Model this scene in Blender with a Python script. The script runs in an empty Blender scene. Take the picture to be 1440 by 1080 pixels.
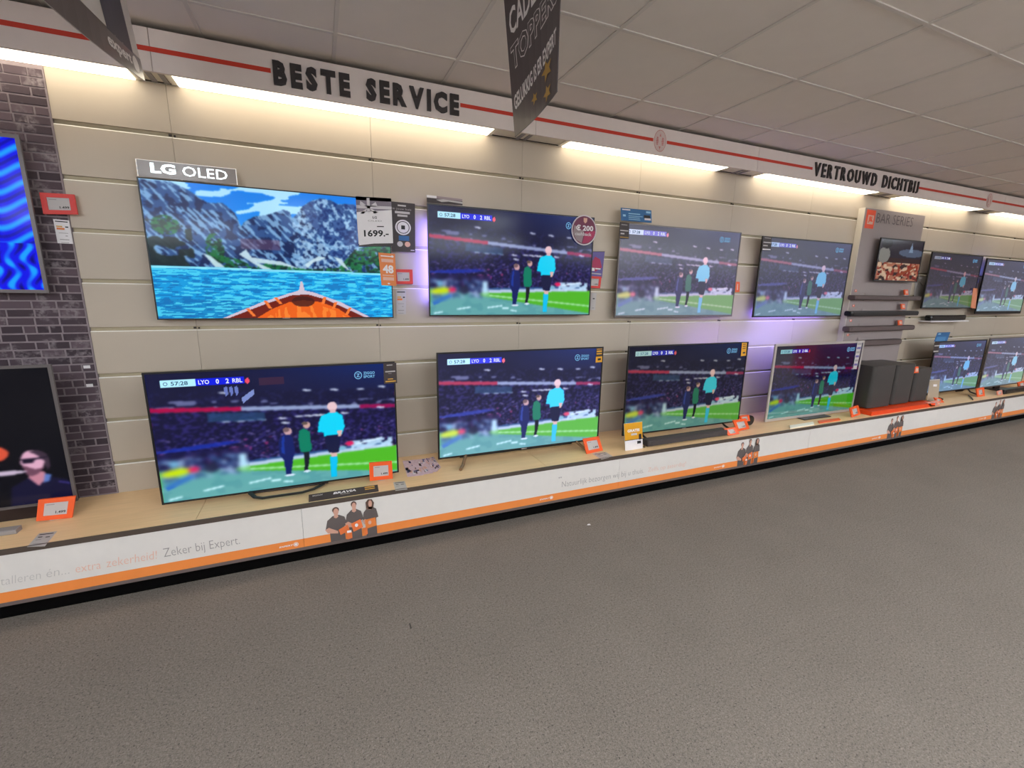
import bpy, math, random
import numpy as np
from mathutils import Matrix, Vector

# ------------------------------------------------------------------ camera, world, lights, exposure
scene = bpy.context.scene
COL = scene.collection
random.seed(7)
CAM = (0.652, -3.046, 1.539)
FPX = 629.48
ROT = ((0.92100273, -0.3891499, 0.01778565),
       (-0.0647, -0.1989, -0.9779),
       (0.3841, 0.8994, -0.2084))
import numpy.linalg as la
_R = np.array(ROT, float)
_R[2] /= la.norm(_R[2]); _R[0] -= _R[2] * (_R[0] @ _R[2]); _R[0] /= la.norm(_R[0])
_R[1] = np.cross(_R[2], _R[0])
cam_data = bpy.data.cameras.new('camera'); cam = bpy.data.objects.new('camera', cam_data)
COL.objects.link(cam)
cam_data.sensor_width = 36; cam_data.lens = 36 * FPX / 1440; cam_data.clip_start = 0.05
M = Matrix.Identity(4)
for i in range(3):
    M[i][0] = _R[0][i]; M[i][1] = -_R[1][i]; M[i][2] = -_R[2][i]; M[i][3] = CAM[i]
cam.matrix_world = M
scene.camera = cam
scene.view_settings.view_transform = 'Standard'
scene.view_settings.look = 'None'
scene.view_settings.gamma = 1
scene.view_settings.use_curve_mapping = False
scene.view_settings.exposure = 0.0

COVE = 4.4          # strength of the cove light diffusers
FILL = 20.0  # strength of the added fill light boxes
LUM = 21.0           # strength of the ceiling luminaires behind the camera
world = bpy.data.worlds.new('World'); scene.world = world
world.use_nodes = True
world.node_tree.nodes['Background'].inputs[0].default_value = (0.9, 0.88, 0.85, 1)
world.node_tree.nodes['Background'].inputs[1].default_value = 0.05

H = 2.713            # ceiling
T = 2.53             # top of the slatwall
SH = 0.361           # top of the display plinth
YF = -0.52           # front of the plinth

def at(px, py, y=None, z=None, x=None):
    """Point seen at pixel (px, py) on the vertical plane y=, the level z= or the plane x=."""
    d = _R.T @ np.array([(px - 720) / FPX, (py - 540) / FPX, 1.0])
    c = np.array(CAM)
    if y is not None: s = (y - c[1]) / d[1]
    elif z is not None: s = (z - c[2]) / d[2]
    else: s = (x - c[0]) / d[0]
    return c + s * d

# ------------------------------------------------------------------ materials
def lin(c):
    return tuple(((v / 255) / 12.92 if v / 255 <= 0.04045 else ((v / 255 + 0.055) / 1.055) ** 2.4) for v in c)

MATS = {}
def mat(name, rgb, rough=0.6, metal=0.0, noise=0.0, nscale=20.0, bump=0.0, bscale=60.0, emit=None, es=0.0, spec=0.5,
        rand=0.0, stretch=None):
    if name in MATS: return MATS[name]
    m = bpy.data.materials.new(name); m.use_nodes = True
    nt = m.node_tree; b = nt.nodes['Principled BSDF']
    c = lin(rgb) + (1,)
    b.inputs['Base Color'].default_value = c
    b.inputs['Roughness'].default_value = rough
    b.inputs['Metallic'].default_value = metal
    b.inputs['Specular IOR Level'].default_value = spec
    tc = nt.nodes.new('ShaderNodeTexCoord'); mp = nt.nodes.new('ShaderNodeMapping')
    nt.links.new(tc.outputs['Object'], mp.inputs['Vector'])
    if stretch: mp.inputs['Scale'].default_value = stretch
    n = nt.nodes.new('ShaderNodeTexNoise'); n.inputs['Scale'].default_value = nscale; n.inputs['Detail'].default_value = 5
    nt.links.new(mp.outputs[0], n.inputs['Vector'])
    val = None
    mr = nt.nodes.new('ShaderNodeMapRange')
    mr.inputs['From Min'].default_value = 0.25; mr.inputs['From Max'].default_value = 0.75
    a = max(noise, 0.02)
    mr.inputs['To Min'].default_value = 1 - a; mr.inputs['To Max'].default_value = 1 + a
    nt.links.new(n.outputs['Fac'], mr.inputs['Value'])
    out = mr.outputs[0]
    if rand:
        oi = nt.nodes.new('ShaderNodeObjectInfo'); r2 = nt.nodes.new('ShaderNodeMapRange')
        r2.inputs['To Min'].default_value = 1 - rand; r2.inputs['To Max'].default_value = 1 + rand
        nt.links.new(oi.outputs['Random'], r2.inputs['Value'])
        mu = nt.nodes.new('ShaderNodeMath'); mu.operation = 'MULTIPLY'
        nt.links.new(out, mu.inputs[0]); nt.links.new(r2.outputs[0], mu.inputs[1]); out = mu.outputs[0]
    vm = nt.nodes.new('ShaderNodeVectorMath'); vm.operation = 'SCALE'
    vm.inputs[0].default_value = c[:3]
    nt.links.new(out, vm.inputs['Scale']); nt.links.new(vm.outputs[0], b.inputs['Base Color'])
    if bump:
        n2 = nt.nodes.new('ShaderNodeTexNoise'); n2.inputs['Scale'].default_value = bscale; n2.inputs['Detail'].default_value = 3
        nt.links.new(mp.outputs[0], n2.inputs['Vector'])
        bp = nt.nodes.new('ShaderNodeBump'); bp.inputs['Strength'].default_value = bump; bp.inputs['Distance'].default_value = 0.004
        nt.links.new(n2.outputs['Fac'], bp.inputs['Height']); nt.links.new(bp.outputs[0], b.inputs['Normal'])
    if emit:
        b.inputs['Emission Color'].default_value = lin(emit) + (1,); b.inputs['Emission Strength'].default_value = es
    MATS[name] = m
    return m

def carpet_mat():
    m = mat('carpet', (130, 121, 112), rough=0.95, noise=0.035, nscale=3.0, bump=0.7, bscale=420, rand=0.01, spec=0.1)
    nt = m.node_tree
    vm = [n for n in nt.nodes if n.type == 'VECT_MATH'][0]
    tc = [n for n in nt.nodes if n.type == 'TEX_COORD'][0]
    geo = nt.nodes.new('ShaderNodeNewGeometry')
    for sc_, lo, hi in ((210, 0.62, 1.38), (95, 0.74, 1.20), (1.1, .95, 1.05)):
        n = nt.nodes.new('ShaderNodeTexNoise'); n.inputs['Scale'].default_value = sc_; n.inputs['Detail'].default_value = 4
        n.inputs['Roughness'].default_value = 0.7
        nt.links.new(geo.outputs['Position'], n.inputs['Vector'])
        mr = nt.nodes.new('ShaderNodeMapRange'); mr.inputs['From Min'].default_value = 0.3; mr.inputs['From Max'].default_value = 0.7
        mr.inputs['To Min'].default_value = lo; mr.inputs['To Max'].default_value = hi
        nt.links.new(n.outputs['Fac'], mr.inputs['Value'])
        old = vm.inputs['Scale'].links[0].from_socket
        mu = nt.nodes.new('ShaderNodeMath'); mu.operation = 'MULTIPLY'
        nt.links.new(old, mu.inputs[0]); nt.links.new(mr.outputs[0], mu.inputs[1]); nt.links.new(mu.outputs[0], vm.inputs['Scale'])
    n = nt.nodes.new('ShaderNodeTexNoise'); n.inputs['Scale'].default_value = 130; n.inputs['Detail'].default_value = 2
    nt.links.new(geo.outputs['Position'], n.inputs['Vector'])
    mr = nt.nodes.new('ShaderNodeMapRange'); mr.inputs['From Min'].default_value = 0.30; mr.inputs['From Max'].default_value = 0.40
    mr.inputs['To Min'].default_value = .45; mr.inputs['To Max'].default_value = 1.0
    nt.links.new(n.outputs['Fac'], mr.inputs['Value'])
    old = vm.inputs['Scale'].links[0].from_socket
    mu = nt.nodes.new('ShaderNodeMath'); mu.operation = 'MULTIPLY'
    nt.links.new(old, mu.inputs[0]); nt.links.new(mr.outputs[0], mu.inputs[1]); nt.links.new(mu.outputs[0], vm.inputs['Scale'])
    for n in nt.nodes:
        if n.type == 'TEX_NOISE' and n.inputs['Scale'].default_value in (3.0, 420.0):
            for l in list(n.inputs['Vector'].links): nt.links.remove(l)
            nt.links.new(geo.outputs['Position'], n.inputs['Vector'])
    return m

M_CARPET = carpet_mat()
M_CEIL = mat('ceiling_tile_white', (228, 218, 208), rough=0.95, noise=0.02, nscale=8, bump=0.15, bscale=300, rand=0.012)
M_TBAR = mat('ceiling_bar_white', (214, 205, 196), rough=0.6)
M_WALLP = mat('shop_wall_paint', (196, 186, 170), rough=0.9, noise=0.03, nscale=2)
M_SLAT = mat('slat_cream', (189, 176, 159), rough=0.42, noise=0.012, nscale=3, rand=0.012)
M_GROOVE = mat('groove_aluminium', (176, 164, 136), rough=0.5, metal=0.2)
M_LIP = mat('groove_lip_highlight', (255, 252, 244), rough=0.3)  # board chamfer coloured white to look as if it catches the light
M_JOINT = mat('rail_joint_dark', (60, 52, 44), rough=0.6)
M_WOOD = mat('plinth_wood', (234, 198, 150), rough=0.45, noise=0.06, nscale=6, stretch=(1, 14, 14), rand=0.015)
M_TRIM = mat('plinth_trim_taupe', (98, 86, 78), rough=0.35, metal=0.4)
M_TRIM2 = mat('plinth_base_trim', (122, 108, 104), rough=0.35, metal=0.3)
M_KICK = mat('kick_board_black', (8, 7, 7), rough=0.9, spec=.05)
M_PWHITE = mat('panel_white', (219, 213, 207), rough=0.5, noise=0.01)
M_PORANGE = mat('panel_orange', (236, 138, 66), rough=0.5)
M_VALW = mat('valance_white', (222, 208, 200), rough=0.55, noise=0.015)
M_RED = mat('stripe_red', (198, 48, 20), rough=0.5)
M_SOFF = mat('soffit_cream', (224, 216, 196), rough=0.5)
M_LETTER = mat('sign_letter_black', (44, 36, 34), rough=0.5)
M_PINK = mat('emblem_pink', (208, 184, 176), rough=0.5)
M_EMBR = mat('emblem_red', (196, 110, 104), rough=0.5)
M_BLACK = mat('black_plastic', (18, 17, 20), rough=0.35)
M_BLACKG = mat('black_gloss', (12, 11, 14), rough=0.12)
M_DGREY = mat('charcoal_fabric', (66, 60, 60), rough=0.8, noise=0.1, nscale=300)
M_SUB = mat('subwoofer_charcoal', (62, 58, 56), rough=0.45)
M_SILVER = mat('silver_bezel', (186, 178, 172), rough=0.35, metal=0.3)
M_GUN = mat('gunmetal_bezel', (112, 106, 106), rough=0.35, metal=0.4)
M_BRONZE = mat('bronze_stand', (140, 108, 80), rough=0.4, metal=0.4)
M_DSTAND = mat('dark_stand', (52, 40, 38), rough=0.35, metal=0.3)
M_ORANGE = mat('tag_orange', (240, 92, 34), rough=0.4)
M_REDF = mat('tag_red', (214, 44, 36), rough=0.4)
M_EINK = mat('eink_grey', (188, 182, 180), rough=0.4)
M_INK = mat('ink_black', (26, 24, 26), rough=0.6)
M_WHITE = mat('paper_white', (232, 228, 230), rough=0.6)
M_GREYT = mat('print_grey', (150, 144, 142), rough=0.6)
M_GREYL = mat('print_light_grey', (190, 184, 180), rough=0.6)
M_PEACH = mat('print_peach', (226, 178, 158), rough=0.6)
M_DCARD = mat('card_dark_brown', (56, 46, 46), rough=0.5)
M_OTAG = mat('card_orange', (226, 128, 62), rough=0.5)
M_BLUEC = mat('card_blue', (30, 96, 150), rough=0.5)
M_LBLUE = mat('card_light_blue', (140, 190, 220), rough=0.5)
M_YEL = mat('card_amber', (222, 158, 26), rough=0.5)
M_GOLD = mat('print_gold', (210, 158, 60), rough=0.5)
M_SKIN = mat('print_skin', (206, 156, 136), rough=0.6)
M_SHIRT = mat('print_shirt', (96, 86, 84), rough=0.6)
M_HAIR = mat('print_hair', (92, 68, 58), rough=0.6)
M_BOXO = mat('print_box_orange', (232, 120, 64), rough=0.6)
M_JGREY = mat('display_grey', (150, 138, 136), rough=0.5, noise=0.02)
M_JWHITE = mat('display_edge_white', (218, 210, 196), rough=0.5)
M_JORG = mat('base_orange', (236, 72, 20), rough=0.4)
M_VIOLET = mat('print_violet', (96, 84, 150), rough=0.5)
M_CRIM = mat('print_crimson', (170, 36, 84), rough=0.5)
M_MAG = mat('print_maroon', (112, 40, 72), rough=0.5)
M_TAUPE = mat('print_taupe', (150, 132, 136), rough=0.5)
M_GIFT = mat('print_gift_grey', (128, 118, 130), rough=0.5)
M_RIB = mat('print_ribbon', (206, 200, 204), rough=0.5)
M_FLY1 = mat('flyer_print_blue', (120, 122, 168), rough=0.4, noise=0.25, nscale=60)
M_FLY2 = mat('flyer_print_pink', (214, 186, 196), rough=0.4, noise=0.15, nscale=60)
M_MORTAR = mat('brick_mortar', (142, 130, 134), rough=0.9, noise=0.12, nscale=30)
M_ROOM = mat('far_room_wall', (170, 158, 150), rough=0.8)

def brick_mat():
    m = bpy.data.materials.new('brick_aubergine'); m.use_nodes = True
    nt = m.node_tree; b = nt.nodes['Principled BSDF']; b.inputs['Roughness'].default_value = 0.8
    geo = nt.nodes.new('ShaderNodeNewGeometry'); oi = nt.nodes.new('ShaderNodeObjectInfo')
    r = nt.nodes.new('ShaderNodeValToRGB')
    r.color_ramp.elements[0].color = lin((58, 46, 54)) + (1,)
    r.color_ramp.elements[1].color = lin((98, 82, 90)) + (1,)
    nt.links.new(oi.outputs['Random'], r.inputs[0])
    n = nt.nodes.new('ShaderNodeTexNoise'); n.inputs['Scale'].default_value = 9; n.inputs['Detail'].default_value = 6
    nt.links.new(geo.outputs['Position'], n.inputs['Vector'])
    mr = nt.nodes.new('ShaderNodeMapRange'); mr.inputs['From Min'].default_value = 0.50; mr.inputs['From Max'].default_value = 0.62
    nt.links.new(n.outputs['Fac'], mr.inputs[0])
    n2 = nt.nodes.new('ShaderNodeTexNoise'); n2.inputs['Scale'].default_value = 55; n2.inputs['Detail'].default_value = 4
    nt.links.new(geo.outputs['Position'], n2.inputs['Vector'])
    mr2 = nt.nodes.new('ShaderNodeMapRange'); mr2.inputs['From Min'].default_value = 0.4; mr2.inputs['From Max'].default_value = 0.6
    nt.links.new(n2.outputs['Fac'], mr2.inputs[0])
    mu = nt.nodes.new('ShaderNodeMath'); mu.operation = 'MULTIPLY'
    nt.links.new(mr.outputs[0], mu.inputs[0]); nt.links.new(mr2.outputs[0], mu.inputs[1])
    mx = nt.nodes.new('ShaderNodeMix'); mx.data_type = 'RGBA'
    mx.inputs[7].default_value = lin((136, 126, 130)) + (1,)
    nt.links.new(mu.outputs[0], mx.inputs[0]); nt.links.new(r.outputs[0], mx.inputs[6])
    nt.links.new(mx.outputs[2], b.inputs['Base Color'])
    return m
M_BRICK = brick_mat()

# ------------------------------------------------------------------ mesh helpers
class MB:
    """Collects shapes with materials and links them as ONE mesh object."""
    def __init__(s): s.v = []; s.f = []; s.mi = []; s.mats = []; s.smooth = False
    def m(s, mt):
        if mt not in s.mats: s.mats.append(mt)
        return s.mats.index(mt)
    def add(s, vs, fs, mt):
        o = len(s.v); k = s.m(mt)
        s.v += [tuple(map(float, p)) for p in vs]
        s.f += [tuple(i + o for i in f) for f in fs]; s.mi += [k] * len(fs)
        return s
    def box(s, x0, x1, y0, y1, z0, z1, mt):
        vs = [(x, y, z) for x in (x0, x1) for y in (y0, y1) for z in (z0, z1)]
        return s.add(vs, [(0, 1, 3, 2), (4, 6, 7, 5), (0, 4, 5, 1), (2, 3, 7, 6), (0, 2, 6, 4), (1, 5, 7, 3)], mt)
    def bevbox(s, x0, x1, y0, y1, z0, z1, b, mt):
        """box whose front face (at y0) is chamfered"""
        vs = [(x0, y1, z0), (x1, y1, z0), (x1, y1, z1), (x0, y1, z1),
              (x0, y0 + b, z0), (x1, y0 + b, z0), (x1, y0 + b, z1), (x0, y0 + b, z1),
              (x0 + b, y0, z0 + b), (x1 - b, y0, z0 + b), (x1 - b, y0, z1 - b), (x0 + b, y0, z1 - b)]
        fs = [(3, 2, 1, 0), (8, 9, 10, 11), (0, 1, 5, 4), (1, 2, 6, 5), (2, 3, 7, 6), (3, 0, 4, 7),
              (4, 5, 9, 8), (5, 6, 10, 9), (6, 7, 11, 10), (7, 4, 8, 11)]
        return s.add(vs, fs, mt)
    def prism(s, pts, d, mt):
        """polygon pts (3-D) extruded by vector d"""
        n = len(pts); a = [np.array(p, float) for p in pts]; d = np.array(d, float)
        vs = a + [p + d for p in a]
        fs = [tuple(range(n)), tuple(range(2 * n - 1, n - 1, -1))] + [(i, i + n, (i + 1) % n + n, (i + 1) % n) for i in range(n)]
        return s.add(vs, fs, mt)
    def tube(s, path, r, mt, seg=8, flat=1.0):
        P = [np.array(p, float) for p in path]; rings = []
        for i, p in enumerate(P):
            t = P[min(i + 1, len(P) - 1)] - P[max(i - 1, 0)]; t /= la.norm(t) + 1e-9
            up = np.array((0, 0, 1.0)) if abs(t[2]) < 0.9 else np.array((0, 1.0, 0))
            a = np.cross(t, up); a /= la.norm(a); b = np.cross(a, t)
            rings.append([p + r * (math.cos(q) * a + flat * math.sin(q) * b) for q in [2 * math.pi * k / seg for k in range(seg)]])
        vs = [q for rg in rings for q in rg]; fs = []
        for i in range(len(P) - 1):
            for k in range(seg):
                fs.append((i * seg + k, i * seg + (k + 1) % seg, (i + 1) * seg + (k + 1) % seg, (i + 1) * seg + k))
        fs.append(tuple(range(seg - 1, -1, -1))); fs.append(tuple((len(P) - 1) * seg + k for k in range(seg)))
        return s.add(vs, fs, mt)
    def build(s, name, parent=None, world=False):
        me = bpy.data.meshes.new(name)
        vs = s.v
        if parent is not None and world:
            L = parent.location
            vs = [(x - L[0], y - L[1], z - L[2]) for x, y, z in vs]
        me.from_pydata(vs, [], s.f)
        for mt in s.mats: me.materials.append(mt)
        me.polygons.foreach_set('material_index', s.mi)
        if s.smooth:
            me.polygons.foreach_set('use_smooth', [True] * len(s.f))
        me.update()
        o = bpy.data.objects.new(name, me); COL.objects.link(o)
        if parent is not None: o.parent = parent
        return o

def tag(o, label=None, cat=None, group=None, kind=None):
    if label: o['label'] = label
    if cat: o['category'] = cat
    if group: o['group'] = group
    if kind: o['kind'] = kind
    return o

def empty(name, loc, label=None, cat=None, group=None, rz=0):
    o = bpy.data.objects.new(name, None); COL.objects.link(o); o.location = [float(v) for v in loc]; o.rotation_euler = (0, 0, rz)
    o.empty_display_size = 0.05
    return tag(o, label, cat, group)

_tc = {}; _mn = {}
def text_flat(s, bold=0.0, shear=0.0, res=2):
    """Outline of a string as flat faces: (verts 2-D, faces, width, height), size 1."""
    k = (s, bold, shear, res)
    if k in _tc: return _tc[k]
    cu = bpy.data.curves.new('t', 'FONT'); cu.body = s; cu.size = 1; cu.offset = bold; cu.shear = shear; cu.resolution_u = res
    cu.fill_mode = 'FRONT'
    o = bpy.data.objects.new('t', cu); COL.objects.link(o)
    dg = bpy.context.evaluated_depsgraph_get(); dg.update()
    ev = o.evaluated_get(dg); me = ev.to_mesh()
    vs = np.array([(v.co.x, v.co.y) for v in me.vertices]) if len(me.vertices) else np.zeros((0, 2))
    fs = [tuple(p.vertices) for p in me.polygons]
    ev.to_mesh_clear(); bpy.data.objects.remove(o); bpy.data.curves.remove(cu)
    if len(vs):
        mn = vs.min(0); _mn[k] = mn; vs = vs - mn; sz = vs.max(0)
    else: sz = np.array((1, 1)); mn = sz * 0
    _tc[k] = (vs, fs, sz[0], sz[1])
    return _tc[k]

class Card:
    """Quad surface TL, TR, BR, BL (world or local 3-D points); draws flat print in its own u (right), v (down) 0..1."""
    def __init__(s, q, mb=None):
        s.q = [np.array(p, float) for p in q]; s.mb = mb or MB()
        n = np.cross(s.q[1] - s.q[0], s.q[3] - s.q[0]); s.n = -n / (la.norm(n) + 1e-12)
        s.w = la.norm(s.q[1] - s.q[0]); s.h = la.norm(s.q[3] - s.q[0]); s.lay = 1
    def p(s, u, v, off=None):
        a = s.q[0] * (1 - u) + s.q[1] * u; b = s.q[3] * (1 - u) + s.q[2] * u
        return a * (1 - v) + b * v - s.n * (0) + s.out * ((s.lay * 0.0006) if off is None else off)
    @property
    def out(s):   # direction facing the room (towards negative y or up)
        n = s.n
        return n if (n @ (np.array(CAM) - s.q[0]) > 0 or True and n[1] < -0.2) else -n
    def poly(s, uv, mt):
        s.mb.add([s.p(u, v) for u, v in uv], [tuple(range(len(uv)))], mt); return s
    def rect(s, u0, v0, u1, v1, mt): return s.poly([(u0, v1), (u1, v1), (u1, v0), (u0, v0)], mt)
    def ell(s, cu, cv, ru, rv, mt, n=24):
        return s.poly([(cu + ru * math.cos(2 * math.pi * k / n), cv - rv * math.sin(2 * math.pi * k / n)) for k in range(n)], mt)
    def ring(s, cu, cv, ru, rv, t, mt, n=32):
        a = [(cu + ru * math.cos(2 * math.pi * k / n), cv - rv * math.sin(2 * math.pi * k / n)) for k in range(n)]
        b = [(cu + ru * (1 - t) * math.cos(2 * math.pi * k / n), cv - rv * (1 - t) * math.sin(2 * math.pi * k / n)) for k in range(n)]
        vs = [s.p(u, v) for u, v in a + b]
        s.mb.add(vs, [(k, (k + 1) % n, (k + 1) % n + n, k + n) for k in range(n)], mt); return s
    def text(s, st, u0, v0, u1, v1, mt, bold=0.0, shear=0.0, angle=None, res=2):
        """string fitted into the rectangle"""
        vs, fs, w, h = text_flat(st, bold, shear, res)
        P = [s.p(u0 + (x / w) * (u1 - u0), v1 - (y / h) * (v1 - v0)) for x, y in vs]
        s.mb.add(P, fs, mt); return s
    def text_skew(s, st, O, U, V, mt, bold=0.0):
        """string in the parallelogram with origin O (lower left) and uv vectors U (along) and V (up)"""
        vs, fs, w, h = text_flat(st, bold, 0.0, 2)
        P = [s.p(O[0] + x / w * U[0] + y / h * V[0], O[1] + x / w * U[1] + y / h * V[1]) for x, y in vs]
        s.mb.add(P, fs, mt); return s
    def next(s): s.lay += 1; return s

# ------------------------------------------------------------------ the setting
XL, XR, YB = -4.0, 14.0, -9.0
# floor: slab plus single carpet tiles where the camera looks
mb = MB(); mb.box(XL, XR, YB, 0.1, -0.08, -0.004, M_CARPET)
floor = tag(mb.build('floor'), 'grey short-pile carpet of square tiles', kind='structure')
tb = MB(); tb.bevbox(0.0005, 0.4995, 0.0005, 0.4995, -0.004, 0, 0, M_CARPET)
tb = MB(); e = 0.0005
tb.add([(0, 0, -0.004), (0.5, 0, -0.004), (0.5, 0.5, -0.004), (0, 0.5, -0.004),
        (0.0002, 0.0002, -0.0004), (0.4998, 0.0002, -0.0004), (0.4998, 0.4998, -0.0004), (0.0002, 0.4998, -0.0004),
        (e, e, 0), (0.5 - e, e, 0), (0.5 - e, 0.5 - e, 0), (e, 0.5 - e, 0)],
       [(0, 3, 2, 1), (0, 1, 5, 4), (1, 2, 6, 5), (2, 3, 7, 6), (3, 0, 4, 7), (4, 5, 9, 8), (5, 6, 10, 9), (6, 7, 11, 10), (7, 4, 8, 11), (8, 9, 10, 11)], M_CARPET)
tile_me = None
for j in range(8):
    for i in range(30):
        x = -2.02 + 0.5 * i; y = -0.93 - 0.5 * j + 0.0
        if tile_me is None:
            o = tb.build('carpet_tile', floor); tile_me = o.data
        else:
            o = bpy.data.objects.new('carpet_tile', tile_me); COL.objects.link(o); o.parent = floor
        o.location = (x, y, 0)
mb = MB(); mb.box(XL, XR, -0.4301, 0.1, -0.004, 0, M_CARPET); mb.box(XL, XR, YB, -4.431, -0.004, 0, M_CARPET)
mb.box(XL, -2.021, -4.43, -0.43, -0.004, 0, M_CARPET); mb.box(12.981, XR, -4.43, -0.43, -0.004, 0, M_CARPET)
tag(mb.build('carpet_field', floor), kind='stuff')

# ceiling: slab, tiles, bars
mb = MB(); mb.box(XL, XR, YB, 0.1, H + 0.02, H + 0.1, M_CEIL)
ceiling = tag(mb.build('ceiling'), 'suspended ceiling of square white tiles', kind='structure')
g = 0.60; X0 = 0.205 - 7 * g; Y0 = 0.135
ct = MB(); q = g - 0.019
ct.box(-q / 2, q / 2, -q / 2, q / 2, 0.003, 0.018, M_CEIL)
ct_me = None
NX, NY = 27, 7
lum_cells = [(i, 5) for i in range(1, NX, 4)]
for j in range(NY):
    for i in range(NX):
        cx = X0 + g * (i + 0.5); cy = Y0 - g * (j + 0.5)
        if (i, j) in lum_cells: continue
        if j == 0:
            # cut row against the wall
            t2 = MB(); t2.box(-q / 2, q / 2, -q / 2, -cy - 0.002, 0.003, 0.018, M_CEIL)
            if i == 0: cut = t2.build('ceiling_tile', ceiling); cut_me = cut.data; o = cut
            else:
                o = bpy.data.objects.new('ceiling_tile', cut_me); COL.objects.link(o); o.parent = ceiling
        elif ct_me is None:
            o = ct.build('ceiling_tile', ceiling); ct_me = o.data
        else:
            o = bpy.data.objects.new('ceiling_tile', ct_me); COL.objects.link(o); o.parent = ceiling
        o.location = (cx, cy, H)
tbar = None
for i in range(NX + 1):
    mb = MB(); x = X0 + g * i
    mb.box(x - 0.009, x + 0.009, Y0 - g * NY, -0.002, H - 0.002, H + 0.004, M_TBAR)
    mb.box(x - 0.0015, x + 0.0015, Y0 - g * NY, -0.002, H + 0.004, H + 0.02, M_TBAR)
    mb.build('ceiling_bar', ceiling)
for j in range(1, NY + 1):
    mb = MB(); y = Y0 - g * j
    mb.box(X0, X0 + g * NX, y - 0.009, y + 0.009, H - 0.0021, H + 0.0039, M_TBAR)
    mb.build('ceiling_bar', ceiling)
mb = MB(); mb.box(XL, XR, YB, Y0 - g * NY, H + 0.003, H + 0.02, M_CEIL); tag(mb.build('ceiling_field', ceiling), kind='stuff')

# walls around the shop (behind and beside the camera)
for nm, bx in (('wall_left', (XL - 0.1, XL, YB, 0.1)), ('wall_right', (XR, XR + 0.1, YB, 0.1)), ('wall_front', (XL - 0.1, XR + 0.1, YB - 0.1, YB))):
    mb = MB(); mb.box(bx[0], bx[1], bx[2], bx[3], -0.08, H + 0.1, M_ROOM); tag(mb.build(nm), kind='structure')

# back wall: slatwall boards, grooves
mb = MB(); mb.box(XL, XR, 0.016, 0.1, -0.08, H + 0.1, M_WALLP)
wall = tag(mb.build('wall_back'), 'cream slatwall behind the televisions', kind='structure')
XB = -0.473
seams = [XB] + [float(k) for k in range(0, 14)]
GR = 0.020
slat_cache = {}
for r in range(9):
    zt = T - 0.25 * r; zb = T - 0.25 * (r + 1) + GR
    if r == 8: zb = SH - 0.01
    for k in range(len(seams) - 1):
        w = seams[k + 1] - seams[k]; hgt = zt - zb
        key = (round(w, 3), round(hgt, 3))
        if key not in slat_cache:
            mb = MB(); a = 0.0008; b = 0.005; W = w - a; hh = hgt
            mb.add([(a, 0.016, 0), (W, 0.016, 0), (W, 0.016, hh), (a, 0.016, hh), (a, 0, 0), (W, 0, 0), (W, 0, hh - b), (a, 0, hh - b), (W, b, hh), (a, b, hh)],
                   [(4, 5, 6, 7), (0, 1, 5, 4), (1, 2, 8, 6, 5), (3, 0, 4, 7, 9), (3, 9, 8, 2)], M_SLAT)
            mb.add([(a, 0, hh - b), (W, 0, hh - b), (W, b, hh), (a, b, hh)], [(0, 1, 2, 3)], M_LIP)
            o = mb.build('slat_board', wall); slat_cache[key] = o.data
        else:
            o = bpy.data.objects.new('slat_board', slat_cache[key]); COL.objects.link(o); o.parent = wall
        o.location = (seams[k], 0, zb)
    if r < 8:
        mb = MB(); mb.box(XB, 13, 0.0145, 0.0158, zb - GR - 0.002, zb + 0.002, M_GROOVE); mb.build('groove_rail', wall)
mb = MB()
for r in range(1, 9):
    z = T - 0.25 * r + 0.009
    for k in range(0, 13):
        mb.box(k - 0.016, k - 0.003, 0.006, 0.0124, z - 0.004, z + 0.006, M_JOINT)
        mb.box(k + 0.006, k + 0.014, 0.006, 0.0124, z - 0.006, z + 0.004, M_JOINT)
tag(mb.build('rail_joint', wall), kind='stuff')
mb = MB(); mb.box(XB, 13, -.004, -.0002, T - .0005, T + .0035, M_JOINT); mb.build('painted_shadow_line', wall)  # dark strip standing in for the shadow line between wall and soffit

# soffit with cove lights
mb = MB()
mb.box(XL, XR, -0.185, 0.015, T + 0.004, T + 0.012, M_SOFF)
for k in range(-1, 7):
    x = 2.0 * k
    mb.box(x - 0.055, x - 0.03, -0.185, -0.002, T - 0.001, T + 0.004, M_GREYT)
    mb.box(x - 0.002, x + 0.022, -0.185, -0.002, T - 0.001, T + 0.004, M_GREYT)
tag(mb.build('trim_1'), 'cream soffit above the slatwall', kind='structure')
M_DIFF = mat('cove_diffuser', (255, 255, 255), emit=(255, 242, 216), es=COVE)
M_HOUS = mat('cove_housing', (232, 226, 210), rough=0.5)
names_cl = ['leftmost cove light, above the dark brick panel', 'cove light above the lake scene television', 'cove light just right of the hanging dark banner',
            'cove light under the long-word sign lettering', 'cove light above the grey soundbar display board', 'cove light above the two televisions at the right edge of view', 'cove light farthest right along the soffit']
for k, lb in zip(range(-1, 6), names_cl):
    x = 2.0 * k
    r = empty('cove_light', (x + 1, -0.09, T + 0.003), lb, 'light', 'cove lights behind the valance')
    a, b_ = {-1: (0.1, 1.88), 0: (0.06, 1.74), 1: (0.3, 1.75), 2: (0.2, 1.75)}.get(k, (0.2, 1.72))
    mb = MB(); mb.box(x + a - 0.03 - (x + 1), x + b_ + 0.03 - (x + 1), -0.088, 0.086, -0.006, 0.001, M_HOUS); mb.build('housing', r)
    mb = MB(); mb.box(x + a - (x + 1), x + b_ - (x + 1), -0.086, 0.084, -0.0105, -0.006, M_DIFF); mb.build('diffuser', r)

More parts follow.
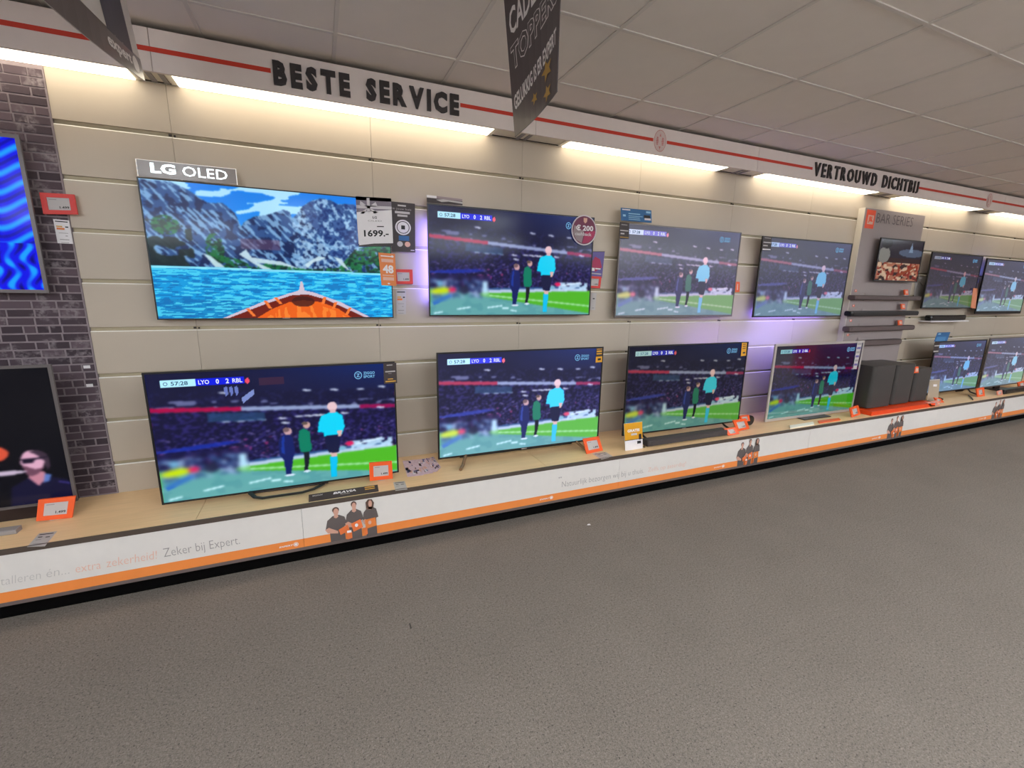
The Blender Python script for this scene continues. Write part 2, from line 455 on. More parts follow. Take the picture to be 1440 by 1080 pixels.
# ------------------------------------------------------------------ valance with lettering
vy = -0.20
val = empty('valance_sign', (5, vy, 2.508), 'long white fascia with an orange-red stripe and black slogan lettering above the televisions', 'sign')
for k in range(-2, 7):
    mb = MB(); x = 2.0 * k
    mb.box(x + 0.0012, x + 1.9988, vy, vy + 0.015, 2.508, 2.690, M_VALW); mb.build('fascia_panel', val, True)
ZS = 2.602
for a, b in ((-4, 0.50), (1.50, 2.935), (3.06, 4.66), (6.27, 7.59), (7.72, 12)):
    mb = MB(); mb.box(a, b, vy - 0.0015, vy, ZS - 0.0105, ZS + 0.0105, M_RED)
    tag(mb.build('stripe', val, True), 'orange-red stripe')
def sign_letters(st, x0, x1, z0, z1, parent, gap=0.16, gapword=0.55, bold=0.055, slope=0.0):
    """separate solid letters spread between x0 and x1"""
    ws = []
    for ch in st:
        if ch == ' ': ws.append(gapword)
        else:
            vs, fs, w, h = text_flat(ch, bold, 0, 2); ws.append(w / 0.8)
    tot = sum(ws) + gap * (len(st) - 1); sc_ = (x1 - x0) / tot; x = x0
    for ch, w in zip(st, ws):
        if ch != ' ':
            vs, fs, w0, h0 = text_flat(ch, bold, 0, 2)
            mb = MB()
            P = [(x + a / w0 * w * sc_, vy - 0.012, z0 + b / h0 * (z1 - z0)) for a, b in vs]
            P2 = [(p[0], vy, p[2]) for p in P]
            mb.add(P, fs, M_LETTER)
            # side walls from boundary edges
            from collections import Counter
            ec = Counter()
            for f in fs:
                for i in range(len(f)):
                    ec[tuple(sorted((f[i], f[(i + 1) % len(f)])))] += 1
            n = len(P); side = [(a, b, b + n, a + n) for (a, b), c in ec.items() if c == 1]
            mb.add(P + P2, side, M_LETTER)
            mb.build('letter', parent, True)
        x += (w + gap) * sc_
sign_letters('BESTE SERVICE', 0.51, 1.49, 2.539, 2.651, val, gap=.2)
sign_letters('VERTROUWD DICHTBIJ', 4.68, 6.25, 2.545, 2.655, val, gapword=0.5, gap=.30, bold=.022)
for cx in (2.996, 7.655):
    c = Card([(cx - 0.055, vy - 0.001, 2.675), (cx + 0.055, vy - 0.001, 2.675), (cx + 0.055, vy - 0.001, 2.53), (cx - 0.055, vy - 0.001, 2.53)])
    c.ell(0.5, 0.5, 0.5, 0.5, M_PINK).next().ring(0.5, 0.5, 0.5, 0.5, 0.05, M_EMBR)
    for s_ in (-1, 1):
        for t_ in range(5):
            v = 0.34 + 0.075 * t_; w = 0.10 - 0.02 * abs(t_ - 2)
            c.rect(0.5 + s_ * 0.22 - w, v, 0.5 + s_ * 0.22 + w, v + 0.05, M_EMBR)
    c.poly([(0.44, 0.30), (0.56, 0.30), (0.5, 0.14)], M_EMBR); c.poly([(0.45, 0.78), (0.55, 0.78), (0.5, 0.92)], M_EMBR)
    c.rect(0.42, 0.76, 0.58, 0.79, M_EMBR)
    tag(c.mb.build('emblem', val, True), 'round pale emblem with red pattern', kind='stuff')

# ------------------------------------------------------------------ display plinth
pl = empty('display_plinth', (5, YF, 0), 'long low display plinth with light wood top, white and orange front and black kick board', 'platform')
for k in range(-2, 7):
    x = 2.0 * k
    mb = MB(); mb.box(x + 0.0015, x + 1.9985, YF + 0.003, 0.0, SH - 0.02, SH, M_WOOD); mb.build('shelf_board', pl, True)
mb = MB(); mb.box(-4, 13.5, YF - 0.004, YF + 0.003, SH - 0.024, SH + 0.002, M_TRIM); mb.build('edge_trim', pl, True)
js = [-3.6, -1.55, 0.485, 2.6, 4.7, 6.8, 8.9, 11.0, 13.0]
for a, b in zip(js[:-1], js[1:]):
    mb = MB(); mb.box(a + 0.0008, b - 0.0008, YF, YF + 0.016, 0.155, SH - 0.024, M_PWHITE)
    mb.box(a + 0.0008, b - 0.0008, YF, YF + 0.016, 0.104, 0.155, M_PORANGE); mb.build('front_panel', pl, True)
mb = MB(); mb.box(-4, 13.5, YF - 0.002, YF + 0.018, 0.086, 0.104, M_TRIM2); mb.build('base_trim', pl, True)
mb = MB(); mb.box(-4, 13.5, YF + 0.045, YF + 0.06, 0, 0.09, M_KICK); mb.build('kick_board', pl, True)
mb = MB(); mb.box(-4, 13.5, YF + 0.018, 0, 0.07, 0.088, M_KICK); mb.build('bottom_board', pl, True)

def pquad(x0, x1, z0, z1, y=YF - 0.0006): return [(x0, y, z1), (x1, y, z1), (x1, y, z0), (x0, y, z0)]
def slogan(st, px0, px1, zlo, zhi, mt, bold, shear=0.0):
    xa = at(px0[0], px0[1], y=YF)[0]; xb = at(px1[0], px1[1], y=YF)[0]
    c = Card(pquad(xa, xb, zlo, zhi)); c.text(st, 0, 0, 1, 1, mt, bold, shear)
    tag(c.mb.build('slogan_print', pl, True), 'thin slogan lettering', kind='stuff')
slogan('installeren', (-20, 825), (58, 811), .192, .232, M_GREYL, -.012, .2)
slogan('én...', (66, 811), (98, 806), .192, .232, M_GREYL, -.010, .2)
slogan('extra', (107, 804), (142, 798), .190, .222, M_PEACH, -.010, .15)
slogan('zekerheid!', (150, 797), (222, 786), .190, .234, M_PEACH, -.010, .15)
slogan('Zeker bij Expert.', (231, 784), (338, 767), .176, .238, M_GREYT, -.012)
slogan('Natuurlijk bezorgen wij bij u thuis.', (790, 684), (905, 665), .180, .234, M_GREYT, -.014)
slogan('Zelfs op zaterdag!', (911, 664), (964, 655), .184, .228, M_PEACH, -.014)
slogan('"', (786, 662), (790, 661), .262, .272, M_GREYT, 0)
def band_logo(px0, px1, py):
    a = at(px0, py, y=YF); b = at(px1, py, y=YF)
    c = Card(pquad(a[0], b[0], 0.117, 0.142))
    c.text('EXPERT', 0, 0.35, 0.72, 0.72, M_WHITE, 0.03, 0.25).ell(0.86, 0.5, 0.13, 0.5, M_WHITE).next().ring(0.86, 0.5, 0.10, 0.38, 0.25, M_PORANGE)
    tag(c.mb.build('band_logo', pl, True), 'small white word and round emblem', kind='stuff')
band_logo(392, 420, 764); band_logo(759, 778, 697); band_logo(1004, 1019, 655); band_logo(1226, 1238, 617); band_logo(1376, 1386, 590)
def figures(x0, x1):
    zt = 0.335; c = Card(pquad(x0, x1, 0.092, zt))
    def person(u, v, s, hair_long, tilt=0.0):
        c.poly([(u - .16 * s, v + .30), (u - .20 * s, v + .52), (u - .13 * s, v + .56), (u - .12 * s, 0.98), (u + .15 * s, 0.98), (u + .14 * s, v + .50), (u + .20 * s, v + .48), (u + .15 * s, v + .26), (u + .05 * s, v + .19), (u - .06 * s, v + .20)][::-1], M_SHIRT)
        c.next()
        if hair_long: c.poly([(u - .07, v + .24), (u + .05, v + .26), (u + .08, v + .10), (u + .04, v + .0), (u - .03, v - .01), (u - .08, v + .06)][::-1], M_HAIR)
        else: c.ell(u, v + .06, .062 * s, .075, M_HAIR)
        c.poly([(u - .02, v + .1), (u + .03, v + .1), (u + .04, v + .24), (u + .0, v + .27), (u - .04, v + .24)], M_SKIN)
        c.next().ell(u + .004, v + .105, .046 * s, .085, M_SKIN)
        c.poly([(u - .21 * s, v + .52), (u - .14 * s, v + .48), (u + .02, v + .60), (u + .02, v + .66), (u - .16 * s, v + .62)][::-1], M_SKIN)
        c.lay -= 2
    person(0.20, 0.10, 1.0, False); c.lay += 4
    person(0.53, 0.02, 0.85, False); c.lay += 4
    person(0.83, 0.02, 0.75, True); c.lay += 4
    c.poly([(.23, .66), (.40, .56), (.43, .72), (.26, .80)][::-1], M_BOXO); c.poly([(.46, .56), (.64, .48), (.68, .70), (.50, .78)][::-1], M_BOXO)
    c.poly([(.72, .52), (.92, .50), (.94, .72), (.73, .76)][::-1], M_OTAG); c.poly([(.37, .78), (.47, .76), (.47, .93), (.38, .95)][::-1], M_BOXO)
    c.poly([(.70, .74), (.76, .74), (.76, .90), (.71, .92)][::-1], M_BOXO)
    c.next(); c.ell(.56, .62, .03, .045, M_WHITE); c.ell(.81, .61, .03, .05, M_PEACH); c.rect(.38, .72, .46, .78, M_WHITE)
    tag(c.mb.build('printed_figures', pl, True), 'printed trio of people in dark shirts holding orange boxes', kind='stuff')
figures(0.60, 0.895); figures(3.79, 4.06); figures(5.90, 6.17); figures(8.00, 8.27)

# ------------------------------------------------------------------ brick panel on the left
br = empty('brick_wall_panel', (-1.0, 0, SH), 'dark aubergine brick wall panel at the left end of the slatwall', 'wall panel')
BX0 = -3.9
mb = MB(); mb.box(BX0, XB, -0.004, 0.0158, SH, T - 0.002, M_MORTAR); mb.build('mortar_bed', br, True)
RH = 0.0412; nrows = int((T - SH) / RH)
rng = random.Random(3)
brick_me = {}
far = MB(); count = 0
for r in range(nrows):
    z0 = SH + 0.004 + r * RH
    x = XB - 0.004 - (0 if r % 2 else 0.03)
    first = True
    if r % 2 == 0:
        pass
    xr = XB - 0.003
    while xr > BX0 + 0.05:
        w = rng.choice((0.05, 0.085, 0.095, 0.105, 0.14)) if not (first and r % 2) else rng.choice((0.055, 0.11))
        first = False
        xl = xr - w
        if xr > -0.98 and count < 300:
            k = round(w, 3)
            if k not in brick_me:
                b = MB(); b.bevbox(0.004, w - 0.004, -0.0075, -0.003, 0.004, RH - 0.004, 0.0015, M_BRICK)
                o = b.build('brick', br); brick_me[k] = o.data
            else:
                o = bpy.data.objects.new('brick', brick_me[k]); COL.objects.link(o); o.parent = br
            o.location = (xl + 1.0, 0, z0 - SH); o.rotation_euler = (0, rng.uniform(-.006, .006), 0); count += 1
        else:
            far.box(max(xl, BX0) + 0.003, xr - 0.003, -0.0075, -0.003, z0 + 0.003, z0 + RH - 0.004, M_BRICK)
        xr = xl
tag(far.build('brick_field', br, True), kind='stuff')
for i, (px, py) in enumerate(((122, 516), (126, 542))):
    p = at(px, py, y=-0.009); mb = MB(); mb.box(p[0] - .014, p[0] + .014, -0.0085, -0.0075, p[2] - .008, p[2] + .008, M_WHITE)
    tag(mb.build('sticker'), ('small white sticker on the brick panel, the upper of two' if i == 0 else 'small white sticker on the brick panel, the lower of two'), 'sticker')

# ------------------------------------------------------------------ screens (pictures painted by numpy into per-vertex colours of the screen grid)
def vnoise(U, V, sx, sy, seed, oct=1):
    out = 0; amp = 1; tot = 0
    for o in range(oct):
        r = np.random.RandomState(seed + 17 * o); g_ = r.rand(int(sy) + 3, int(sx) + 3)
        a = np.mod(U, 1.0001) * sx; b = np.mod(V, 1.0001) * sy
        i = np.clip(np.floor(a).astype(int), 0, int(sx) + 1); j = np.clip(np.floor(b).astype(int), 0, int(sy) + 1)
        fu = a - i; fv = b - j; fu = fu * fu * (3 - 2 * fu); fv = fv * fv * (3 - 2 * fv)
        i = np.clip(i, 0, int(sx) + 1); j = np.clip(j, 0, int(sy) + 1)
        out = out + amp * ((g_[j, i] * (1 - fu) + g_[j, i + 1] * fu) * (1 - fv) + (g_[j + 1, i] * (1 - fu) + g_[j + 1, i + 1] * fu) * fv)
        tot += amp; amp *= 0.5; sx *= 2; sy *= 2
    return out / tot
def inpoly(U, V, P):
    r = np.zeros(U.shape, bool); n = len(P)
    for i in range(n):
        x0, y0 = P[i]; x1, y1 = P[(i + 1) % n]
        c_ = ((y0 > V) != (y1 > V)) & (U < (x1 - x0) * (V - y0) / ((y1 - y0) + 1e-12) + x0)
        r ^= c_
    return r
def put(I, mask, col, a=1.0):
    col = np.array(col, float)
    m = (mask * a)[..., None] if mask.dtype != bool else (mask.astype(float) * a)[..., None]
    I[...] = I * (1 - m) + col * m
def blur(I, s_):
    k = np.arange(-3, 4); w = np.exp(-k * k / (2 * s_ * s_)); w /= w.sum()
    J = sum(wi * np.roll(I, ki, 1) for wi, ki in zip(w, k))
    E_ = np.pad(J, ((3, 3), (0, 0), (0, 0)), mode='edge')
    return sum(w[q] * E_[q:q + I.shape[0]] for q in range(7))
def ellm(U, V, cu, cv, ru, rv): return ((U - cu) / ru) ** 2 + ((V - cv) / rv) ** 2 < 1

def paint_match(W, Hh):
    U, V = np.meshgrid(np.linspace(0, 1, W), np.linspace(0, 1, Hh))
    I = np.zeros((Hh, W, 3)); I[:] = (12, 13, 44)
    put(I, np.clip((U - .25) * 1.4, 0, 1) * np.clip(1 - V / .3, 0, 1), (18, 46, 112), .9)
    put(I, vnoise(U, V, 8, 8, 1, 3) * (V < .3), (30, 30, 70), .5)
    # stands
    n = vnoise(U, V, 90, 60, 5, 2)
    band = .27 + .11 * U
    up = (V > .14 + .08 * U) & (V < band)
    put(I, up, (14, 14, 46), .6); put(I, up & (n > .66), (46, 46, 96), .5)
    st = vnoise(U, V, 26, 50, 9, 1); put(I, up & (V > band - .07) & (st > .74), (160, 160, 200), .6)
    low = V > band
    put(I, low, (13, 12, 46)); put(I, low & (vnoise(U, V, 90, 100, 21, 1) > .60), (52, 44, 108), .8)
    put(I, low & (V > .5) & (vnoise(U, V, 100, 110, 31, 1) > .80), (150, 130, 190), .7)
    put(I, low & (V > .55) & (vnoise(U, V, 60, 70, 41, 1) > .89), (210, 70, 130), .7)
    rb = np.abs(V - band) < .017
    put(I, rb, (178, 34, 74)); put(I, rb & (U > .33) & (U < .83), (150, 158, 190)); put(I, rb & (U > .83), (150, 30, 80))
    for u, v in ((.265, .4), (.32, .405), (.36, .405), (.405, .408), (.49, .41), (.56, .405), (.60, .407), (.635, .408), (.66, .41), (.76, .41), (.93, .385), (.27, .17), (.60, .19), (.72, .2), (.84, .21), (.94, .2), (.5, .45)):
        put(I, ellm(U + (V - v) * -1.2, V, u, v, .017, .008), (235, 235, 245))
    put(I, (V > band + .03) & (V < band + .10) & (U > .2) & (U < .42), (40, 74, 110), .7)
    # blue smear lower left stands
    put(I, ellm(U - .0, V + .1 * U, .15, .60, .16, .018), (40, 60, 170), .8)
    # pitch
    top = .80 - .10 * (U - .25) + 0 * U
    top = np.where(U > .25, .79 - .055 * (U - .25), .79)
    grass = (V > top)
    put(I, grass, (84, 176, 50)); put(I, grass, (100, 190, 60), .3)
    put(I, (V > .80 + .155 * (U - .33)) & (V < .815 + .155 * (U - .33)) & (U > .30), (190, 235, 190), .8)
    teal = V > .80 + .25 * (U - .24)
    teal |= (U < .24) & (V > .80 + .1 * (.24 - U))
    put(I, teal, (104, 166, 162)); put(I, teal & (vnoise(U, V, 14, 20, 55, 2) > .55), (88, 150, 152), .6)
    put(I, (U > .33) & (U < .97) & (V > top - .035) & (V < top), (206, 222, 240), .9)
    put(I, (U > .33) & (U < .97) & (V > top - .05) & (V < top - .03), (50, 90, 140), .8)
    g2 = (U > .78) & (U < .98) & (V > .665) & (V < .755); put(I, g2 & (vnoise(U, V, 60, 50, 71, 1) > .4), (196, 222, 240), .9)
    put(I, inpoly(U, V, [(.80, .69), (.93, .655), (.935, .67), (.805, .705)]), (225, 240, 250))
    put(I, ellm(U, V, .775, .685, .02, .02), (225, 60, 100)); put(I, ellm(U, V, .74, .72, .018, .02), (130, 180, 200))
    # left clutter
    lc = (U < .3) & (V > .66) & (V < .84) & ~(teal & (V > .84))
    put(I, lc & (vnoise(U, V, 40, 60, 81, 1) > .5), (60, 84, 130), .8); put(I, lc & (vnoise(U, V, 50, 60, 83, 1) > .7), (170, 190, 220), .8)
    put(I, ellm(U + (V - .77) * .5, V, .06, .77, .055, .032), (206, 224, 50)); put(I, ellm(U, V, .125, .76, .022, .025), (230, 60, 100))
    put(I, ellm(U, V, .19, .76, .03, .04), (30, 30, 54), .8); put(I, ellm(U, V, .055, .70, .018, .03), (120, 170, 200))
    put(I, inpoly(U, V, [(.01, .87), (.11, .80), (.13, .82), (.02, .91)]), (60, 110, 190), .9)
    put(I, (np.abs(U - .315) < .014) & (V > .67) & (V < .79), (190, 225, 240))
    for a, b, c_, d in ((.15, .945, .23, .925), (.33, .93, .42, .91), (.42, .935, .46, .935), (.47, .955, .51, .965), (.02, .985, .07, .97)):
        t = np.clip((U - a) / (c_ - a), 0, 1); put(I, (U > a) & (U < c_) & (np.abs(V - (b + (d - b) * t)) < .007), (210, 245, 245))
    I[:] = blur(I, .95)
    J2 = blur(blur(I, 1.8), 1.5); mk = ((U < .34) & (V > .62) & (V < .88)); I[mk] = J2[mk]
    # man in navy
    put(I, inpoly(U, V, [(.475, .56), (.50, .54), (.525, .58), (.53, .70), (.52, .76), (.505, .90), (.485, .90), (.478, .76), (.462, .72), (.465, .60)]), (24, 34, 92))
    put(I, inpoly(U, V, [(.48, .57), (.49, .56), (.485, .72), (.472, .70)]), (40, 62, 150)); put(I, ellm(U, V, .507, .525, .017, .03), (206, 160, 160)); put(I, ellm(U, V, .50, .51, .015, .02), (120, 92, 92))
    put(I, ellm(U, V, .50, .905, .022, .01), (220, 230, 240))
    # man in green
    put(I, inpoly(U, V, [(.565, .72), (.592, .72), (.588, .80), (.578, .885), (.563, .885), (.568, .80)]), (18, 22, 34))
    put(I, inpoly(U, V, [(.555, .53), (.575, .51), (.60, .55), (.603, .70), (.59, .72), (.553, .715), (.548, .60)]), (22, 122, 92))
    put(I, ellm(U, V, .588, .485, .016, .028), (206, 160, 150)); put(I, ellm(U, V, .58, .47, .013, .015), (100, 80, 70)); put(I, ellm(U, V, .575, .89, .016, .01), (220, 230, 240))
    # referee
    put(I, inpoly(U, V, [(.68, .785), (.715, .785), (.715, .82), (.708, .90), (.708, .975), (.682, .975), (.68, .88)]), (20, 190, 232))
    put(I, inpoly(U, V, [(.685, .74), (.714, .74), (.713, .79), (.686, .79)]), (226, 180, 170))
    put(I, inpoly(U, V, [(.66, .58), (.735, .58), (.732, .66), (.722, .755), (.678, .75), (.668, .69)]), (20, 24, 58))
    put(I, inpoly(U, V, [(.655, .42), (.69, .395), (.725, .395), (.75, .43), (.757, .53), (.742, .595), (.728, .59), (.72, .595), (.662, .598), (.66, .565), (.634, .555), (.642, .47)]), (24, 208, 236))
    put(I, inpoly(U, V, [(.72, .56), (.745, .56), (.738, .61), (.725, .61)]), (226, 180, 170))
    put(I, ellm(U, V, .706, .345, .022, .042), (238, 196, 196)); put(I, (np.abs(U - .707) < .014) & (V > .37) & (V < .40), (222, 176, 176))
    I[:] = blur(I, .7)
    # score strip
    put(I, (U > .05) & (U < .172) & (V > .05) & (V < .105), (190, 236, 250)); put(I, (U > .172) & (U < .352) & (V > .05) & (V < .105), (14, 30, 214))
    put(I, ellm(U, V, .365, .085, .008, .022), (240, 90, 110))
    return I

def paint_match_b(W, Hh):
    I = paint_match(W, Hh); U, V = np.meshgrid(np.linspace(0, 1, W), np.linspace(0, 1, Hh))
    put(I, inpoly(U, V, [(.335, .22), (.385, .155), (.388, .195), (.34, .262)]), (130, 140, 190))
    for a in (.272, .292, .312): put(I, inpoly(U, V, [(a, .13), (a + .012, .12), (a + .014, .18), (a + .004, .20)]), (110, 120, 180))
    put(I, (U > .41) & (U < .51) & (V > .07) & (V < .13), (54, 30, 56))
    return I

def paint_lake(W, Hh):
    U, V = np.meshgrid(np.linspace(0, 1, W), np.linspace(0, 1, Hh))
    I = np.zeros((Hh, W, 3)); I[:] = (14, 138, 236)
    put(I, np.clip(1.2 - V * 4, 0, 1), (10, 110, 224), .5)
    cl = (vnoise(U + .8 * V, V, 9, 14, 3, 3) > .56) & (V < .28); put(I, cl, (176, 226, 252), .95)
    sky = [(-.1, 0), (.10, 0), (.165, .05), (.23, .13), (.29, .125), (.33, .19), (.35, .29), (.365, .25), (.41, .205), (.455, .19), (.525, .14), (.55, .15), (.56, .20), (.575, .18), (.61, .10), (.65, .05), (.69, .028), (.73, .035), (.76, .06), (.84, .055), (.86, .12), (.90, .06), (1.1, .0)]
    su = [p[0] for p in sky]; sv = [p[1] for p in sky]
    line = np.interp(U, su, sv); rock = V > line
    n = vnoise(U, V, 40, 24, 11, 3); n2 = vnoise(U - V * .5, V, 90, 20, 13, 2)
    put(I, rock, (16, 36, 84)); put(I, rock & (n > .5), (46, 86, 146), .8); put(I, rock & (n2 > .60), (136, 184, 226), .8)
    big = rock & (U > .56) & (U < .9)
    put(I, big & (vnoise(U, V, 90, 50, 15, 3) > .52), (170, 208, 240), .75); put(I, big & (U > .60 + .3 * (V - .1)) & (n < .5), (16, 50, 120), .7)
    put(I, rock & (U < .16) & (V > .28) & (vnoise(U, V, 20, 16, 17, 2) > .45), (20, 34, 34), .9)
    put(I, rock & (U > .34) & (U < .50) & (np.abs(V - .42) < .04), (110, 66, 96), .5)
    def green(mask, s): put(I, mask & (vnoise(U, V, 60, 50, s, 2) > .42), (20, 110, 50), .85); put(I, mask & (vnoise(U, V, 70, 60, s + 1, 2) <= .42), (10, 44, 36), .9)
    green(rock & ellm(U, V, .07, .31, .05, .07), 30); green(rock & ellm(U, V, .24, .47, .035, .12), 32)
    green(rock & inpoly(U, V, [(.22, .50), (.33, .54), (.42, .62), (.24, .62)]), 34)
    green(rock & inpoly(U, V, [(.40, .54), (.60, .60), (.75, .58), (.83, .42), (.92, .38), (1.05, .36), (1.05, .7), (.4, .62)]), 36)
    for P in ([(.33, .50), (.36, .46), (.38, .52), (.50, .545), (.58, .60), (.50, .575), (.40, .56), (.46, .61), (.42, .61), (.37, .55)], [(.19, .50), (.22, .52), (.28, .62), (.24, .62)], [(.60, .56), (.66, .49), (.70, .5), (.64, .54), (.61, .59)], [(.73, .49), (.76, .5), (.80, .60), (.77, .57)]):
        put(I, rock & inpoly(U, V, P), (200, 226, 236), .9)
    lake = V > .605 + .012 * U
    put(I, lake, (14, 160, 226)); put(I, lake & (U < .45), (10, 136, 206), .35); put(I, lake & (V > .85) & (U < .4), (20, 120, 180), .5)
    I[:] = blur(I, .8)
    w1 = vnoise(U, V, 26, 90, 40, 2)
    put(I, lake & (w1 > .60), (90, 222, 246), .7); put(I, lake & (w1 < .38), (6, 92, 170), .55)
    put(I, (np.abs(V - (.612 + .012 * U)) < .008), (150, 232, 250), .8)
    # boat bow
    put(I, inpoly(U, V, [(.215, 1.02), (.40, .875), (.52, .80), (.565, .775), (.575, .70), (.582, .70), (.59, .775), (.63, .79), (.75, .87), (.905, 1.02)]), (206, 190, 206))
    put(I, inpoly(U, V, [(.235, 1.02), (.42, .885), (.53, .815), (.60, .805), (.68, .845), (.885, 1.02)]), (110, 28, 14))
    put(I, inpoly(U, V, [(.36, 1.02), (.44, .93), (.52, .87), (.58, .855), (.66, .87), (.74, .93), (.81, 1.02)]), (232, 96, 20))
    fl = inpoly(U, V, [(.40, 1.02), (.47, .93), (.55, .89), (.63, .885), (.72, .94), (.79, 1.02)]); put(I, fl & (vnoise(U, V, 70, 14, 60, 2) > .5), (250, 150, 60), .6)
    put(I, ellm(U, V, .58, .865, .05, .045), (60, 20, 14), .8)
    for u0, v0, u1, v1 in ((.335, .925, .36, .985), (.41, .86, .43, .925), (.455, .835, .475, .885), (.67, .83, .66, .885), (.72, .87, .705, .93), (.785, .92, .765, .98)):
        put(I, inpoly(U, V, [(u0, v0), (u0 + .014, v0), (u1 + .014, v1), (u1, v1)]), (240, 120, 50))
    return I

def paint_knit(W, Hh):
    U, V = np.meshgrid(np.linspace(0, 1, W), np.linspace(0, 1, Hh))
    I = np.zeros((Hh, W, 3)); I[:] = (4, 10, 226)
    w = np.sin(V * 56 + 2.6 * np.sin(U * 26) + 3 * U)
    low = V > .68
    w2 = np.sin(U * 125 + 1.6 * np.sin(V * 34)) * .9 + .4 * np.sin(V * 48 + U * 62)
    w = np.where(low, w2, w)
    put(I, np.clip(w * .9 + .1, 0, 1), (16, 156, 255)); put(I, np.clip(-w - .7, 0, 1) * 2, (0, 0, 120), .9)
    return I

def paint_portrait(W, Hh):
    U, V = np.meshgrid(np.linspace(0, 1, W), np.linspace(0, 1, Hh))
    I = np.zeros((Hh, W, 3)); I[:] = (3, 3, 10)
    put(I, inpoly(U, V, [(.80, 1.02), (.815, .86), (.87, .80), (.93, .80), (.99, .84), (1.02, .90), (1.02, 1.02)]), (16, 14, 46))
    put(I, inpoly(U, V, [(.872, .80), (.90, .87), (.93, .81), (.925, .76), (.88, .76)]), (196, 130, 150))
    put(I, inpoly(U, V, [(.925, .78), (.945, .79), (.935, .84), (.915, .85)]), (90, 120, 190))
    put(I, ellm(U, V, .895, .68, .036, .085), (222, 170, 196)); put(I, inpoly(U, V, [(.862, .70), (.868, .77), (.885, .79), (.905, .775), (.93, .73), (.90, .74)]), (110, 70, 90))
    put(I, inpoly(U, V, [(.89, .60), (.92, .595), (.945, .63), (.95, .72), (.935, .76), (.93, .68), (.915, .64)]), (60, 44, 60))
    put(I, inpoly(U, V, [(.862, .655), (.915, .655), (.94, .65), (.94, .66), (.905, .668), (.895, .69), (.866, .69)]), (24, 16, 36))
    put(I, ellm(U, V, .78, .60, .05, .06), (240, 90, 60), .9); put(I, ellm(U, V, .77, .60, .03, .03), (255, 190, 120))
    put(I, inpoly(U, V, [(.70, .73), (.83, .73), (.872, .745), (.872, .755), (.83, .765), (.70, .76)]), (220, 200, 226), .9)
    put(I, ellm(U, V, .60, .5, .12, .2), (90, 40, 60), .5)
    put(I, inpoly(U, V, [(.96, .845), (1, .87), (1, .88), (.96, .855)]), (70, 60, 150)); I[:] = blur(I, 1.1)
    return I

def paint_warm(W, Hh):
    U, V = np.meshgrid(np.linspace(0, 1, W), np.linspace(0, 1, Hh))
    I = np.zeros((Hh, W, 3)); I[:] = (52, 34, 34)
    put(I, (V < .45), (40, 34, 44)); put(I, ellm(U, V, .75, .3, .3, .1), (90, 104, 128), .8); put(I, inpoly(U, V, [(.68, .28), (.73, .05), (.78, .28)]), (120, 140, 165))
    put(I, ellm(U, V, .12, .38, .13, .20), (126, 124, 118)); put(I, ellm(U, V, .15, .1, .12, .12), (14, 12, 14))
    n = vnoise(U, V, 12, 12, 5, 2); lo = V > .55
    put(I, lo & (n > .45), (176, 110, 84), .9); put(I, lo & (vnoise(U, V, 16, 16, 8, 1) > .62), (206, 178, 150), .9); put(I, lo & (vnoise(U, V, 18, 14, 12, 1) < .3), (130, 34, 24), .9)
    put(I, inpoly(U, V, [(.5, .85), (.95, .58), (.97, .62), (.55, .9)]), (140, 60, 30)); put(I, inpoly(U, V, [(.47, .62), (.52, .62), (.56, .85), (.52, .87)]), (140, 50, 30))
    return I

def screen_mesh(name, W, Hh, fn):
    I = np.clip(fn(W, Hh) / 255, 0, 1)
    L = np.where(I <= .04045, I / 12.92, ((I + .055) / 1.055) ** 2.4)
    xs = np.linspace(-.5, .5, W); zs = np.linspace(1, 0, Hh)
    XX, ZZ = np.meshgrid(xs, zs)
    vs = np.stack([XX.ravel(), np.zeros(W * Hh), ZZ.ravel()], 1).astype(np.float32)
    j, i = np.meshgrid(np.arange(Hh - 1), np.arange(W - 1), indexing='ij'); a = (j * W + i).ravel()
    F = np.stack([a + W, a + W + 1, a + 1, a], 1).astype(np.int32)
    me = bpy.data.meshes.new(name)
    me.vertices.add(len(vs)); me.vertices.foreach_set('co', vs.ravel())
    me.loops.add(F.size); me.loops.foreach_set('vertex_index', F.ravel())
    me.polygons.add(len(F)); me.polygons.foreach_set('loop_start', np.arange(0, F.size, 4, dtype=np.int32))
    me.update(calc_edges=True)
    ca = me.color_attributes.new('picture', 'FLOAT_COLOR', 'POINT')
    ca.data.foreach_set('color', np.concatenate([L.reshape(-1, 3), np.ones((W * Hh, 1))], 1).astype(np.float32).ravel())
    return me

def screen_mat(name, gain=1.0, sat=1.0, tint=(1, 1, 1), lift=0.0, rough=0.13, spec=0.2):
    m = bpy.data.materials.new('screen_' + name); m.use_nodes = True
    nt = m.node_tree; b = nt.nodes['Principled BSDF']
    b.inputs['Base Color'].default_value = (0.006, 0.006, 0.008, 1); b.inputs['Roughness'].default_value = rough
    b.inputs['Specular IOR Level'].default_value = spec
    at_ = nt.nodes.new('ShaderNodeVertexColor'); at_.layer_name = 'picture'
    hs = nt.nodes.new('ShaderNodeHueSaturation'); hs.inputs['Saturation'].default_value = sat; hs.inputs['Value'].default_value = gain
    nt.links.new(at_.outputs[0], hs.inputs['Color'])
    mu = nt.nodes.new('ShaderNodeVectorMath'); mu.operation = 'MULTIPLY'; mu.inputs[1].default_value = tint
    ad = nt.nodes.new('ShaderNodeVectorMath'); ad.operation = 'ADD'; ad.inputs[1].default_value = (lift * .9, lift * .9, lift * 1.2)
    nt.links.new(hs.outputs[0], mu.inputs[0]); nt.links.new(mu.outputs[0], ad.inputs[0]); nt.links.new(ad.outputs[0], b.inputs['Emission Color'])
    b.inputs['Emission Strength'].default_value = 1.0
    m.cycles.emission_sampling = 'NONE'
    return m

